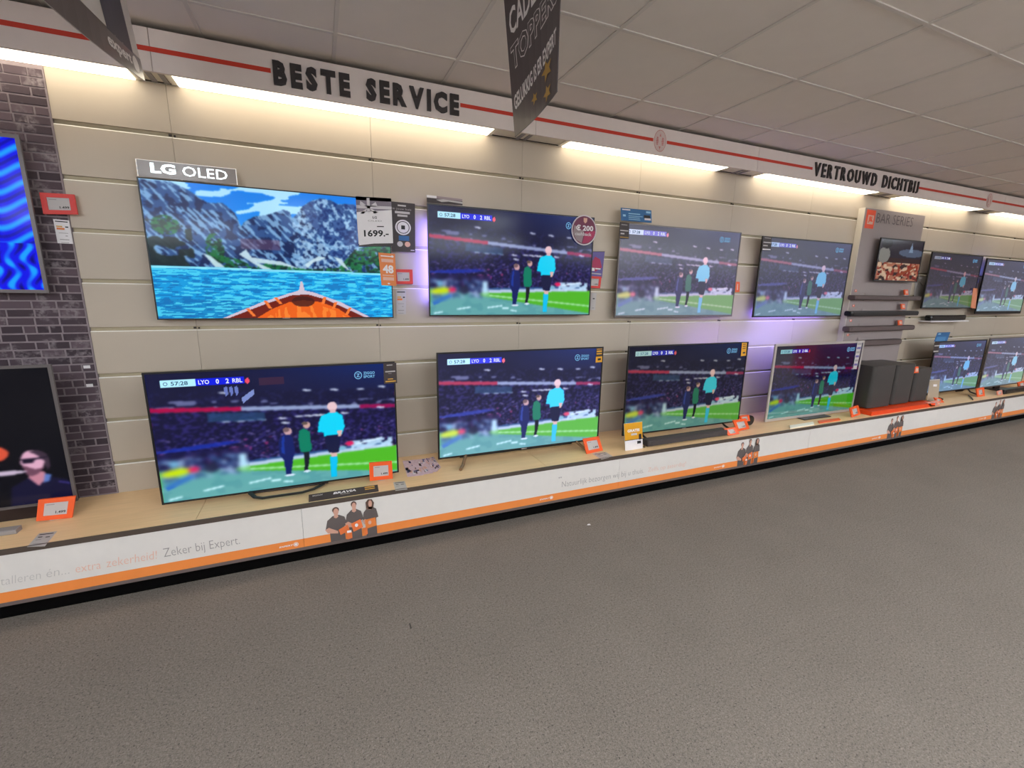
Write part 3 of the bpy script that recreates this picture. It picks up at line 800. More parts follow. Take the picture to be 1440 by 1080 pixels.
SM = {'match': screen_mesh('screen_match', 300, 170, paint_match), 'match_b': screen_mesh('screen_match_b', 300, 170, paint_match_b), 'lake': screen_mesh('screen_lake', 340, 190, paint_lake),
      'knit': screen_mesh('screen_knit', 260, 150, paint_knit), 'portrait': screen_mesh('screen_portrait', 300, 170, paint_portrait),
      'warm': screen_mesh('screen_warm', 90, 52, paint_warm)}
M_TXT = mat('screen_text_dark', (40, 90, 120)); M_SW = mat('screen_text_white', (10, 10, 10), emit=(240, 246, 255), es=0.9)
M_SC = mat('screen_logo_blue', (10, 10, 10), emit=(120, 190, 240), es=0.8)
for _m in (M_SW, M_SC): _m.cycles.emission_sampling = 'NONE'

def television(key, x, y, zb, yaw, w, h, label, pic, smat, bezel=M_BLACK, bz=0.007, bzb=None, depth=0.035, stand=None, graphics=True, standmat=None, group=None, brand=None, wall_=False):
    """origin: bottom centre of the front face"""
    t = empty('television', (x, y, zb), label, 'television', group, math.radians(yaw))
    bzb = bzb or bz
    W = w / 2
    mb = MB()   # frame ring standing 3 mm proud of the screen
    o4 = [(-W, 0), (W, 0), (W, h), (-W, h)]; i4 = [(-W + bz, bzb), (W - bz, bzb), (W - bz, h - bz), (-W + bz, h - bz)]
    vs = [(a, 0, b) for a, b in o4] + [(a, 0, b) for a, b in i4] + [(a, 0.004, b) for a, b in i4] + [(a, 0.012, b) for a, b in o4]
    fs = []
    for k in range(4):
        n = (k + 1) % 4
        fs += [(k, n, n + 4, k + 4), (k + 4, n + 4, n + 8, k + 8), (k, k + 12, n + 12, n)]
    mb.add(vs, fs, bezel); mb.build('bezel', t)
    mb = MB(); mb.box(-W + .001, W - .001, 0.006, 0.014, 0.001, h - .001, M_BLACK)
    mb.bevbox(-W * .8, W * .8, 0.0140, depth, h * .1, h * .7, 0.0, M_BLACK)
    mb.build('back_housing', t)
    s = bpy.data.objects.new('screen', SM[pic].copy() if False else SM[pic]); COL.objects.link(s); s.parent = t
    s.scale = (w - 2 * bz, 1, h - bz - bzb); s.location = (0, 0.0035, bzb)
    if not s.data.materials: s.data.materials.append(smat)
    s.material_slots[0].link = 'OBJECT'; s.material_slots[0].material = smat
    if graphics:
        c = Card([(-W + bz, 0.003, h - bz), (W - bz, 0.003, h - bz), (W - bz, 0.003, bzb), (-W + bz, 0.003, bzb)])
        c.lay = 0.5
        c.text('57:28', .085, .062, .145, .093, M_TXT, .02); c.ring(.066, .078, .008, .014, .3, M_TXT, 12)
        c.text('LYO', .182, .061, .222, .094, M_SW, .02); c.text('0', .246, .058, .258, .096, M_SW, .03); c.text('2', .283, .058, .295, .096, M_SW, .03); c.text('RBL', .308, .061, .346, .094, M_SW, .02)
        c.ring(.832, .09, .018, .034, .22, M_SC, 20); c.text('Z', .824, .075, .840, .105, M_SC, .04); c.text('ZIGGO', .856, .062, .91, .086, M_SC, .03); c.text('SPORT', .856, .093, .91, .117, M_SC, .03)
        tag(c.mb.build('screen_caption', t), kind='stuff')
    if brand:
        mb = MB(); mb.box(-0.02, 0.02, -0.0015, 0, 0.001, 0.0055, brand); mb.build('brand_mark', t)
    if wall_:
        mb = MB(); mb.box(-0.2, 0.2, depth, -y - (.012 if x < -1 else .0045), h * .3, h * .6, M_BLACK); mb.build('wall_bracket', t)
    sm = standmat or M_DSTAND
    zf = SH - zb + .001
    if stand == 'loop':      # flat bar loop foot reaching forward
        for s_ in (1,):
            mb = MB(); path = [(-0.21, 0.02, 0.01), (-0.205, -0.01, zf + .024), (-0.18, -0.05, zf + .014), (-0.14, -0.075, zf + .014), (0.06, -0.075, zf + .014), (0.12, -0.05, zf + .014), (0.17, 0.0, zf + .014), (0.20, 0.03, 0.01)]
            mb.tube(path, 0.013, sm, 8, .4); mb.build('stand', t)
            mb = MB(); mb.tube([(-0.2, 0.03, zf + .01), (0.2, 0.03, zf + .01)], 0.008, sm, 8); mb.build('rear_bar', t)
    elif stand == 'vee':     # two splayed feet
        for s_ in (-1, 1):
            mb = MB(); xx = s_ * W * .74
            mb.tube([(xx - s_ * .035, .02, 0.01), (xx + s_ * .01, -.06, zf + .012), (xx + s_ * .045, -.125, zf + .012)], 0.011, sm, 8)
            mb.tube([(xx - s_ * .035, .02, 0.008), (xx - s_ * .02, .12, zf + .012)], 0.011, sm, 8); mb.build('leg', t)
        mb = MB(); mb.tube([(-W * .72, .1, zf + .006), (W * .72, .1, zf + .006)], 0.0035, M_BLACK, 6); mb.build('rear_bar', t)
    elif stand == 'plate':
        mb = MB(); mb.box(-.19, .19, -.07, .14, zf, zf + .008, sm); mb.build('stand_plate', t)
        mb = MB(); mb.box(-.07, .07, .03, .05, zf + .008, .08, sm); mb.build('stand_neck', t)
    elif stand == 'block':
        mb = MB(); mb.box(-.55, .55, .001, .19, zf, -0.0005, sm); mb.build('stand', t)
    elif stand == 'feet':
        for s_ in (-1, 1):
            mb = MB(); xx = s_ * W * .7
            mb.tube([(xx, -.10, zf + .01), (xx, -.02, zf + .03), (xx, .02, 0.012), (xx, .06, zf + .03), (xx, .12, zf + .01)], 0.009, sm, 8); mb.build('leg', t)
    return t

D2 = math.degrees
TVS = {}
TVS['C'] = television('C', .465, -.07, 1.341, .42, 1.243, .716, 'large thin television showing a mountain lake seen over a wooden boat bow', 'lake', screen_mat('lake', 1.05), bz=.006, depth=.045, graphics=False, brand=M_GREYT, wall_=True)
TVS['D'] = television('D', 1.933, -.08, 1.350, -1.21, 1.229, .708, 'wall-hung television on a football match with a round maroon cashback sticker on its corner', 'match', screen_mat('d', 1.0, 1.05, (.95, 1, 1.1)), bz=.008, depth=.05, wall_=True)
TVS['E'] = television('E', 3.418, -.08, 1.330, -1.07, 1.243, .717, 'grey-framed upper wall television on a hazy football match under a small blue card', 'match', screen_mat('e', .8, .75, (1.15, .92, 1.15), .045, .2, .35), bezel=M_GUN, bz=.009, bzb=.016, depth=.05, wall_=True)
TVS['F'] = television('F', 4.949, -.08, 1.319, -.73, 1.247, .719, 'dim upper wall television on a football match directly left of the grey soundbar board', 'match', screen_mat('f', .6, .75, (.95, .92, 1.3), .05, .25, .2), bz=.012, depth=.05, wall_=True)
TVS['G'] = television('G', 6.318, -.135, 1.684, -1.38, .745, .430, 'small television with a warm orange picture mounted on the grey soundbar board', 'warm', screen_mat('g', .85), bz=.012, depth=.055, graphics=False)
TVS['H'] = television('H', 7.515, -.10, 1.400, -.2, 1.083, .624, 'dark reflective upper television just right of the grey soundbar board', 'match', screen_mat('h', .3, .9, (1.3, .9, 1.0), .02, .2, .7), bz=.012, depth=.06, wall_=True)
TVS['I'] = television('I', 8.168 + .5835, -.10, 1.332, 0, 1.167, .672, 'upper television cut off by the right edge of the photo', 'match', screen_mat('i', .6, .6, (.9, 1, 1.3), .07, .2, .8), bezel=M_BLACK, bz=.012, bzb=.035, depth=.06, wall_=True)
TVS['J'] = television('J', .43, -.32, .385, 0.04, 1.232, .711, 'lower television on a football match standing on a dark loop foot below the lake television', 'match_b', screen_mat('j', 1.05, 1.05, (.92, 1.02, 1.1)), bz=.009, depth=.05, stand='loop')
TVS['K'] = television('K', 1.941, -.27, .411, -.88, 1.249, .720, 'bright lower television on a football match standing on splayed bronze feet', 'match', screen_mat('k', 1.1, .95, (.98, 1.05, 1.25), .012), bz=.010, depth=.05, stand='vee', standmat=M_BRONZE, brand=M_GREYL)
TVS['L'] = television('L', 3.434, -.27, .404, -1.0, 1.251, .721, 'dark-picture lower television on a football match with a soundbar in front of it', 'match', screen_mat('l', .66, .95, (1, .98, .84)), bz=.010, depth=.05, stand='feet', brand=M_GREYL)
TVS['M'] = television('M', 5.02, -.30, .368, -.67, 1.262, .727, 'silver-framed lower television on a football match left of the black subwoofers', 'match', screen_mat('m', .56, 1.1, (.8, 1, .95), .001, .08, .95), bezel=M_SILVER, bz=.022, bzb=.024, depth=.05, stand='plate')
TVS['N'] = television('N', 7.604, -.27, .423, -1.32, 1.065, .614, 'lower television on a blue-tinted football match just right of the black subwoofers', 'match', screen_mat('n', .7, .7, (.75, .9, 1.4), .05, .2), bz=.014, depth=.05, stand='feet')
TVS['O'] = television('O', 8.242 + .553, -.27, .409, 0, 1.106, .638, 'lower television cut off by the right edge of the photo', 'match', screen_mat('o', .75, .6, (.95, 1, 1.2), .08, .2), bezel=M_GUN, bz=.014, depth=.05, stand='plate')
TVS['A'] = television('A', -.575 - .62, -.08, 1.476, 0, 1.241, .715, 'television showing bright blue cable knit, high on the brick panel', 'knit', screen_mat('a', 1.05), bezel=M_GUN, bz=.016, depth=.05, graphics=False, wall_=True)
TVS['B'] = television('B', -.571 - .622, -.20, .422, 0, 1.244, .717, 'lower left television showing a dark portrait of a person in sunglasses', 'portrait', screen_mat('b', 1.0), bezel=M_GUN, bz=.014, depth=.05, stand='block', graphics=False, standmat=M_DSTAND)

# bias light strips on the backs of three televisions (they tint the wall violet, as in the photo)
def led(parent, x, z, L, vert, col, e_):
    m = mat('led_%d_%d_%d_%d' % (*col, e_), (20, 20, 20), emit=col, es=e_)
    mb = MB()
    if vert: mb.box(x - .004, x + .004, .016, .022, z, z + L, m)
    else: mb.box(x, x + L, .016, .022, z - .004, z + .004, m)
    tag(mb.build('led_strip', parent), 'violet glowing strip')

# ------------------------------------------------------------------ cards, tags and labels
def card(name, label, cat, px, y=None, thick=0.002, base=M_WHITE, draw=None, group=None, z=None, off=0.0):
    """px: TL, TR, BR, BL as seen; y: vertical plane it hangs in"""
    P = [at(a, b, y=y) if z is None else at(a, b, z=z) for a, b in px]
    ctr = sum(P) / 4; ctr[2] = min(p[2] for p in P)
    o = empty(name, ctr, label, cat, group)
    mb = MB(); d = (0, thick, 0) if z is None else (0, 0, -thick)
    mb.prism(P[::-1], d, base); pn = mb.build('card_panel', o, True)
    if draw:
        c = Card(P); draw(c); tag(c.mb.build('print', o, True), kind='stuff').parent = pn
    return o
def digits(c, mt=M_INK): c.rect(.52, .66, .92, .86, mt); c.rect(.1, .14, .5, .2, M_GREYT); c.rect(.1, .3, .6, .34, M_GREYT); c.rect(.1, .42, .4, .46, M_GREYT)
def price_tag(label, px, y, frame=M_ORANGE, group='price tags in orange frames', lean=0.0, stand=True, rim=.17, rimv=.2, txt='1.499'):
    P = [at(a, b, y=y) for a, b in px]
    P[0] = P[0] + np.array((0, lean, 0)); P[1] = P[1] + np.array((0, lean, 0))
    dz = SH + .0015 - min(p[2] for p in P)
    if stand and dz > 0: P = [p + np.array((0, 0, dz)) for p in P]
    ctr = sum(P) / 4; ctr[2] = min(p[2] for p in P)
    o = empty('price_tag', ctr, label, 'price tag', group)
    c = Card(P); c.lay = 0
    ou = [(0, 0), (1, 0), (1, 1), (0, 1)]; inn = [(rim, rimv), (1 - rim, rimv), (1 - rim, 1 - rimv), (rim, 1 - rimv)]
    mb = MB(); A = [c.p(*q_) for q_ in ou]; B = [c.p(*q_) for q_ in inn]; yv = np.array((0, .010, 0)); ys = np.array((0, .004, 0))
    vs = A + B + [p + ys for p in B] + [p + yv for p in A]
    fs = []
    for k in range(4):
        n = (k + 1) % 4; fs += [(k, k + 4, n + 4, n), (k + 4, k + 8, n + 8, n + 4), (k, n, n + 12, k + 12)]
    fs.append((12, 13, 14, 15)); mb.add(vs, fs, frame); mb.build('frame', o, True)
    mb = MB(); mb.add([p + ys * .8 for p in B], [(3, 2, 1, 0)], M_EINK)
    c2 = Card([p + ys * .8 for p in B]); c2.text(txt, .5, .68, .93, .88, M_INK, .03); c2.rect(.08, .12, .42, .19, M_GREYT); c2.rect(.08, .28, .6, .33, M_GREYL); c2.rect(.08, .42, .45, .47, M_GREYL)
    dp = mb.build('display', o, True); tag(c2.mb.build('print', o, True), kind='stuff').parent = dp
    if stand:
        zmin = min(p[2] for p in P); mx = (P[2] + P[3]) / 2
        if zmin - SH < .12:
            mb = MB(); mb.box(mx[0] - .02, mx[0] + .02, y + .004, y + .04, SH + .001, SH + .004, M_EINK); mb.box(mx[0] - .012, mx[0] + .012, y + .010, y + .013, SH + .001, P[2][2] + .02, M_EINK)
            mb.build('foot', o, True)
    return o

# --- lake television: topper sign, gift poster, dark card, 48 card, red tag, energy label
P = [at(190, 222.5, y=-.066), at(332, 238, y=-.066), at(333.5, 262, y=-.066), at(193, 250, y=-.066)]
P[2] = np.array((P[1][0], -.066, 2.062)); P[3] = np.array((P[0][0], -.066, 2.062)); P[1][2] = P[0][2] = (P[0][2] + P[1][2]) / 2
o = empty('topper_sign', (P[3] + P[2]) / 2, 'grey acrylic topper sign with glowing white letters on top of the lake television', 'sign')
M_ACR = mat('acrylic_grey', (150, 142, 138), rough=.2); M_GLOW = mat('glow_letter', (255, 255, 255), emit=(226, 246, 250), es=1.4); M_EDGE = mat('acrylic_edge', (250, 246, 240), emit=(255, 250, 246), es=.35)
mb = MB(); mb.prism(P[::-1], (0, .004, 0), M_ACR); mb.build('acrylic_panel', o, True)
c = Card(P); c.rect(0, 0, 1, .03, M_EDGE); c.rect(0, 0, .008, 1, M_EDGE); c.rect(.992, 0, 1, 1, M_EDGE); c.mb.build('edge_line', o, True)
for st_, ua, ub, va, vb, bo_ in (('LG', .13, .375, .14, .74, .04), ('OLED', .44, .90, .16, .76, .005)):
    c = Card(P); c.next(); c.text(st_, ua, va, ub, vb, M_GLOW, bo_); tag(c.mb.build('lettering', o, True), 'glowing white letters')
mb = MB(); mb.box((P[3][0] + P[2][0]) / 2 - .03, (P[3][0] + P[2][0]) / 2 + .03, -.0615, -.056, 2.061, 2.09, M_BLACK); mb.build('bracket', o, True)

def d_gift(c):
    c.rect(0, 0, 1, .32, M_GIFT); c.rect(0, 0, 1, .07, M_DCARD); c.rect(0, .94, 1, 1, M_DCARD); c.next()
    c.rect(0, .17, 1, .23, M_RIB); c.rect(.30, .02, .38, .3, M_RIB); c.poly([(.34, .2), (.12, .08), (.1, .16)][::-1], M_RIB); c.poly([(.34, .2), (.55, .09), (.6, .18)], M_RIB)
    c.poly([(.34, .2), (.1, .33), (.2, .34)][::-1], M_RIB); c.poly([(.34, .2), (.6, .30), (.5, .33)], M_RIB)
    c.poly([(0, .31), (1, .24), (1, .90), (0.02, .97)][::-1], M_WHITE); c.next()
    c.text('LG', .44, .38, .56, .43, M_INK, .03); c.text('OLED', .30, .46, .70, .49, M_GREYT); c.rect(.55, .58, .75, .60, M_INK)
    c.text('1699.-', .17, .66, .88, .80, M_INK, .03)
card('price_poster', 'gift ribbon poster with price 1699 at the right edge of the lake television', 'poster', [(500, 276), (550, 279), (553, 346), (504.5, 347)], -.078, .002, M_WHITE, d_gift)
def d_dark(c):
    c.rect(.28, .05, .62, .08, M_EINK); c.text('in jouw huis', .06, .11, .84, .165, M_GREYT, .01); c.text('TV TEST', .16, .18, .78, .225, M_WHITE, .02) if False else c.rect(.16, .18, .78, .225, M_EINK)
    c.rect(.26, .245, .68, .285, M_EINK); c.ell(.49, .50, .33, .155, M_WHITE); c.next(); c.ring(.49, .50, .27, .127, .12, M_DCARD); c.rect(.41, .46, .57, .54, M_INK)
    c.rect(.3, .67, .74, .77, M_BLUEC); c.ell(.35, .84, .12, .055, M_EINK); c.ell(.67, .84, .12, .055, M_PEACH); c.rect(.8, .95, .96, .97, M_EINK)
card('info_card', 'dark brown card with a white round seal beside the gift ribbon poster', 'card', [(549.5, 283), (583.5, 286.5), (584, 355), (551, 353.5)], -.03, .002, M_DCARD, d_dark)
def d_48(c):
    c.rect(.12, .08, .75, .11, M_WHITE); c.ell(.82, .09, .08, .035, M_WHITE); c.rect(.14, .18, .86, .28, M_PEACH)
    c.text('48', .18, .36, .86, .62, M_WHITE, .04); c.rect(.14, .67, .86, .70, M_PEACH); c.rect(.14, .74, .86, .84, M_PEACH); c.ell(.5, .94, .08, .025, M_WHITE)
card('offer_card', 'orange card with a large white 48 at the right edge of the lake television', 'card', [(532, 355), (555.5, 357), (557.5, 402), (536.5, 401)], -.08, .0015, M_OTAG, d_48)
price_tag('red framed price tag on the wall right of the orange 48 card', [(553, 378.5), (580, 379), (581, 399.5), (555, 399.5)], -.025, M_REDF, 'price tags fixed on the wall', stand=False)
def d_energy(c):
    c.rect(.1, .06, .9, .10, M_INK); c.rect(.12, .26, .5, .31, M_GOLD); c.rect(.12, .34, .62, .42, M_OTAG); c.rect(.68, .27, .88, .32, M_INK)
    c.rect(.2, .55, .8, .57, M_GREYT); c.rect(.6, .66, .75, .69, M_GREYT); c.rect(.2, .82, .8, .85, M_GREYT); c.rect(.25, .95, .75, .97, M_GREYT)
card('energy_label', 'white energy label under the red tag beside the lake television', 'label', [(557, 408), (571, 408), (571, 442), (557, 442)], -.004, .001, M_EINK, d_energy)

# --- knit television
price_tag('orange-red framed price tag on the brick panel edge beside the blue knit television', [(55, 270.5), (104, 273.5), (109, 301.5), (61, 301)], -.035, M_REDF, 'price tags fixed on the wall', stand=False)
card('energy_label', 'white energy label on the bricks under the tag of the knit television', 'label', [(74.5, 308), (97, 310), (103, 343), (81, 342)], -.010, .001, M_WHITE, d_energy)

# --- portrait television
price_tag('orange price tag with a glossy display standing before the portrait television', [(51, 707), (103.5, 701.5), (101.5, 729.5), (51, 734.5)], -.27, M_ORANGE, lean=.02)
def d_slip(c): c.rect(.1, .1, .9, .16, M_INK); c.rect(.15, .3, .4, .36, M_INK); c.rect(.6, .34, .85, .4, M_INK); c.rect(.15, .5, .45, .55, M_GREYT); c.rect(.2, .8, .8, .83, M_GREYT)
def shelf_card(name, label, cat, px, base, draw=None, group=None, t=.0012, mtname='card_panel'):
    return card(name, label, cat, px, None, t, base, draw, group, z=SH + t)
shelf_card('paper_slip', 'pale printed paper slip on the shelf under the portrait television tag', 'paper', [(55, 750), (80, 747), (63, 768), (38, 769)], M_EINK, d_slip)
P = at(22, 748, z=SH + .012); mb = MB(); mb.bevbox(-.9, P[0], P[1] - .0, P[1] + .05, SH, SH + .022, .004, M_GREYT)
o = mb.build('remote_control'); tag(o, 'grey bar-shaped remote lying on the shelf at the left edge of the photo', 'remote control')

# --- lower football television J
def d_j(c): c.rect(.25, .08, .7, .12, M_EINK); c.rect(.12, .38, .88, .44, M_EINK); c.rect(.35, .5, .6, .52, M_GREYT); c.rect(.3, .76, .7, .8, M_GOLD); c.rect(.12, .86, .9, .92, M_GOLD)
card('info_card', 'dark card on the upper right corner of the television with the loop foot', 'card', [(539, 511), (557.2, 510), (558.5, 538.5), (540, 540)], -.323, .001, M_DCARD, d_j)
price_tag('orange price tag in front of the lower right corner of the loop-foot television', [(519.5, 652), (551.5, 649.5), (552.5, 673), (520, 676.5)], -.36, M_ORANGE, lean=.012)
def d_bravia(c):
    c.text('SONY', .05, .18, .2, .36, M_EINK, .02); c.text('BRAVIA', .34, .18, .67, .46, M_WHITE, .03, .2); c.rect(.44, .56, .58, .64, M_GREYT); c.rect(.8, .12, .95, .24, M_GOLD); c.rect(.8, .38, .95, .5, M_GOLD)
P4 = [at(437, 698.5, z=SH + .026), at(530.5, 684, z=SH + .026), at(533, 691.5, z=SH + .002), at(434.5, 710, z=SH + .002)]
P4[3][1] = P4[2][1] = -.505; P4[0][1] = P4[1][1] = -.455; P4[3][0] = P4[0][0] = .525; P4[1][0] = P4[2][0] = .90; P4[0][2] = P4[1][2] = SH + .022; P4[2][2] = P4[3][2] = SH
o = empty('name_strip', (.71, -.48, SH), 'long black strip with white name lettering on the shelf edge before the loop foot', 'sign')
mb = MB(); mb.add([P4[0], P4[1], P4[2], P4[3], (.525, -.455, SH), (.90, -.455, SH)], [(3, 2, 1, 0), (4, 5, 1, 0), (4, 0, 3), (5, 2, 1), (3, 4, 5, 2)], M_DCARD); mb.build('strip_body', o, True)
c = Card(P4); d_bravia(c); tag(c.mb.build('print', o, True), kind='stuff')
shelf_card('paper_slip', 'pale printed paper slip on the shelf near the fanned flyers', 'paper', [(553, 678), (569, 676.5), (573, 688), (556, 690)], M_EINK, d_slip)
# fanned flyers
fl_px = [([(566, 648), (588, 646.5), (596, 668), (573, 670.5)], 'leftmost of the fanned flyers, with an orange picture'), ([(577, 647), (600, 645), (609, 665), (586, 668.5)], 'second of the fanned flyers, lying over the leftmost one'),
         ([(588, 646), (606, 643.5), (616, 662), (600, 666)], 'third of the fanned flyers, mostly covered'), ([(598, 645), (610, 642), (620, 657), (612, 664)], 'rightmost of the fanned flyers')]
for i, (px, lb) in enumerate(fl_px):
    def d_f(c, i=i):
        r = random.Random(i)
        for _ in range(26):
            u = r.random() * .8; v = r.random() * .8; c.rect(u, v, u + .06 + .12 * r.random(), v + .05 + .12 * r.random(), r.choice([M_FLY1, M_VIOLET, M_WHITE, M_DCARD, M_PEACH]))
        if i == 0: c.next(); c.ell(.75, .35, .22, .18, M_OTAG)
    card('flyer', lb, 'flyer', px, None, .001, M_FLY2, d_f, 'fanned flyers on the shelf', z=SH + .0015 + .0015 * i)

# --- D television
def d_strip(c): c.rect(0, .35, 1, 1, M_DCARD); c.next(); c.poly([(.25, .5), (.45, .35), (1, .45), (1, .75), (.6, .6), (.4, .75)][::-1], M_EINK); c.rect(0, 0, .27, .32, M_WHITE)
card('top_card', 'narrow dark and white strip card above the cashback television', 'card', [(600, 274), (650, 280), (650.5, 289), (600.5, 285)], -.072, .002, M_TAUPE, d_strip)
ctr = at(821.5, 323.8, y=-.098)
o = empty('round_sticker', ctr, 'round maroon cashback sticker reading 200 euro', 'sticker')
rx = at(838.5, 324, y=-.098)[0] - ctr[0]; rz = ctr[2] - at(821.5, 345.5, y=-.098)[2]; rx = rz = (rx + rz) / 2
Q = [ctr + np.array((-rx, 0, rz)), ctr + np.array((rx, 0, rz)), ctr + np.array((rx, 0, -rz)), ctr + np.array((-rx, 0, -rz))]
mb = MB(); mb.prism([ctr + np.array((rx * math.cos(a), 0, rz * math.sin(a))) for a in [2 * math.pi * k / 40 for k in range(40)]], (0, .002, 0), M_RIB); mb.build('disc', o, True)
c = Card(Q); c.ell(.5, .5, .46, .46, M_MAG, 40).next()
c.poly([(.06, .62), (.10, .35), (.5, .55), (.42, .93), (.2, .83)][::-1], M_TAUPE); c.poly([(.55, .55), (.95, .5), (.9, .7), (.7, .9), (.45, .93)][::-1], M_CRIM); c.next()
c.poly([(.45, .10), (.6, .10), (.59, .22), (.525, .28), (.46, .22)][::-1], M_PEACH); c.text('€ 200', .16, .33, .86, .52, M_WHITE, .035); c.text('cashback', .14, .57, .80, .68, M_RIB, .02)
tag(c.mb.build('print', o, True), kind='stuff')
def d_promo(c): c.poly([(0, .5), (.3, .2), (.7, .3), (.9, .6), (.4, .8)][::-1], M_CRIM); c.rect(0, 0, 1, .02, M_DCARD); c.next(); c.rect(.1, .64, .35, .76, M_WHITE); c.rect(.4, .64, .8, .69, M_WHITE); c.rect(.1, .84, .9, .88, M_EINK)
card('promo_card', 'violet promotional card half hidden behind the cashback television', 'card', [(832, 353.5), (850.5, 353.5), (846.5, 391), (829, 389)], -.02, .0015, M_VIOLET, d_promo)
price_tag('red framed price tag on the wall below the violet card of the cashback television', [(828, 388), (846, 389), (844, 405.5), (826, 405)], -.03, M_REDF, 'price tags fixed on the wall', stand=False)
card('energy_label', 'faint white label on the wall right of the cashback television', 'label', [(832, 412), (839, 412), (837, 436), (830, 436)], -.004, .001, M_EINK, lambda c: (c.rect(.3, .3, .7, .36, M_INK), c.rect(.3, .85, .7, .9, M_GREYT)))

# --- E television
def d_blue(c): c.rect(.04, .08, .3, .16, M_WHITE); c.rect(.06, .5, .15, .66, M_LBLUE); c.rect(.24, .36, .62, .44, M_LBLUE); c.rect(.24, .55, .7, .6, M_LBLUE); c.rect(.24, .68, .6, .73, M_LBLUE); c.rect(.24, .82, .62, .87, M_LBLUE); c.rect(.82, .1, .97, .26, M_LBLUE); c.rect(.74, .42, .95, .7, M_INK); c.next(); c.rect(.76, .66, .97, .82, M_RIB)
card('blue_card', 'small blue card above the grey-framed upper television', 'card', [(873, 292), (916, 296), (916.5, 313.5), (873.5, 310)], -.072, .0015, M_BLUEC, d_blue)
def d_spec(c): c.rect(.15, .12, .8, .18, M_GREYT); c.rect(.05, .48, .9, .54, M_EINK); c.rect(.1, .66, .5, .74, M_EINK); c.rect(.05, .9, .95, .94, M_GOLD)
card('spec_card', 'dark card on the upper left corner of the grey-framed television', 'card', [(872, 312), (885, 313.5), (884.5, 336), (871, 335)], -.090, .001, M_DCARD, d_spec)
card('price_flag', 'narrow orange tag sticking out right of the grey-framed upper television', 'price tag', [(1035, 396), (1040.5, 396.5), (1040, 410.5), (1034, 411)], -.085, .003, M_ORANGE, lambda c: c.rect(.3, .2, .6, .8, M_PEACH))
card('spec_card', 'dark striped card on the upper left corner of the dim television near the grey board', 'card', [(1073, 331.5), (1085.5, 333), (1084, 352.5), (1071.5, 352)], -.092, .001, M_DCARD, lambda c: (c.rect(.2, .1, .9, .15, M_GREYT), c.rect(.1, .4, .95, .47, M_EINK), c.rect(.1, .62, .6, .70, M_EINK), c.rect(.05, .88, .95, .96, M_WHITE)))

# --- K, L, M stickers and tags
def d_yel(c): c.rect(.1, .06, .9, .1, M_YEL); c.rect(.1, .18, .9, .28, M_YEL); c.rect(.1, .36, .9, .44, M_YEL); c.rect(0, .60, 1, 1, M_YEL); c.next(); c.rect(.3, .72, .8, .86, M_INK)
card('spec_sticker', 'black and amber sticker on the top right corner of the bronze-footed television', 'sticker', [(838.5, 489.5), (847.5, 489), (846.5, 509), (837.5, 510)], -.284, .001, M_DCARD, d_yel)
price_tag('orange price tag leaning on the right foot of the bronze-footed television', [(822, 619), (844.5, 615.5), (848, 634), (825, 639)], -.41, M_ORANGE, lean=.02)
shelf_card('paper_slip', 'pale printed paper slip on the shelf right of the bronze-footed television', 'paper', [(833, 638), (852, 635.5), (862, 642), (846, 646)], M_EINK, d_slip)
card('spec_sticker', 'amber and black sticker on the top right corner of the dark-picture television', 'sticker', [(1043.5, 482), (1050.5, 482), (1049, 500), (1041.8, 501)], -.283, .001, M_YEL, lambda c: (c.rect(.2, .08, .8, .14, M_DCARD), c.rect(.2, .24, .8, .3, M_DCARD), c.rect(.2, .4, .8, .46, M_DCARD), c.rect(.3, .7, .8, .82, M_DCARD)))
def d_gratis(c):
    c.rect(0, 0, 1, .60, M_YEL); c.next(); c.text('GRATIS', .16, .22, .84, .32, M_WHITE, .05); c.text('t.w.v.', .36, .38, .68, .46, M_RIB, .03) if False else c.rect(.36, .37, .68, .44, M_RIB); c.rect(0, .585, 1, .605, M_DCARD); c.next(); c.rect(.78, .42, .93, .62, M_INK); c.rect(.68, .66, .90, .76, M_INK)
card('gift_card', 'amber and white upright card reading GRATIS left of the long soundbar', 'card', [(877.5, 596), (903, 593), (904, 632), (879.5, 636)], -.45, .003, M_WHITE, d_gratis)
# soundbar in front of L
M_BAR = mat('soundbar_brown', (92, 78, 76), rough=.7, noise=.08, nscale=300)
def soundbar(label, x0, x1, y0, y1, z0, z1, mt=M_DGREY, group='soundbars', grille=True):
    o = empty('soundbar', ((x0 + x1) / 2, (y0 + y1) / 2, z0), label, 'soundbar', group)
    mb = MB(); r = (z1 - z0) / 2; cz = (z0 + z1) / 2; n = 10; sec = []
    for k in range(n):
        a = 2 * math.pi * k / n; sy = math.copysign(abs(math.cos(a)) ** .5, math.cos(a)); sz = math.copysign(abs(math.sin(a)) ** .5, math.sin(a))
        sec.append(((y0 + y1) / 2 + sy * (y1 - y0) / 2, cz + sz * r))
    vs = []; xs = [(x0, .8), (x0 + .008, 1), (x1 - .008, 1), (x1, .8)]
    for x, s_ in xs: vs += [(x, (y0 + y1) / 2 + (yy - (y0 + y1) / 2) * s_, cz + (zz - cz) * s_) for yy, zz in sec]
    fs = [(i * n + k, i * n + (k + 1) % n, (i + 1) * n + (k + 1) % n, (i + 1) * n + k) for i in range(3) for k in range(n)]
    fs += [tuple(range(n)), tuple(3 * n + k for k in range(n - 1, -1, -1))]
    mb.add(vs, fs, mt); mb.build('body', o, True)
    mb = MB(); mb.box(x0 + .03, x1 - .03, y0 - .0015, y0 + .004, z0 + .012, z1 - .012, (M_BLACK if mt is M_BLACK else mt) if grille else M_DGREY); mb.build('grille', o, True)
    return o
soundbar('long charcoal soundbar on the shelf in front of the dark-picture television', 2.905, 3.74, -.455, -.37, SH + .001, SH + .056, M_DGREY, None, False)
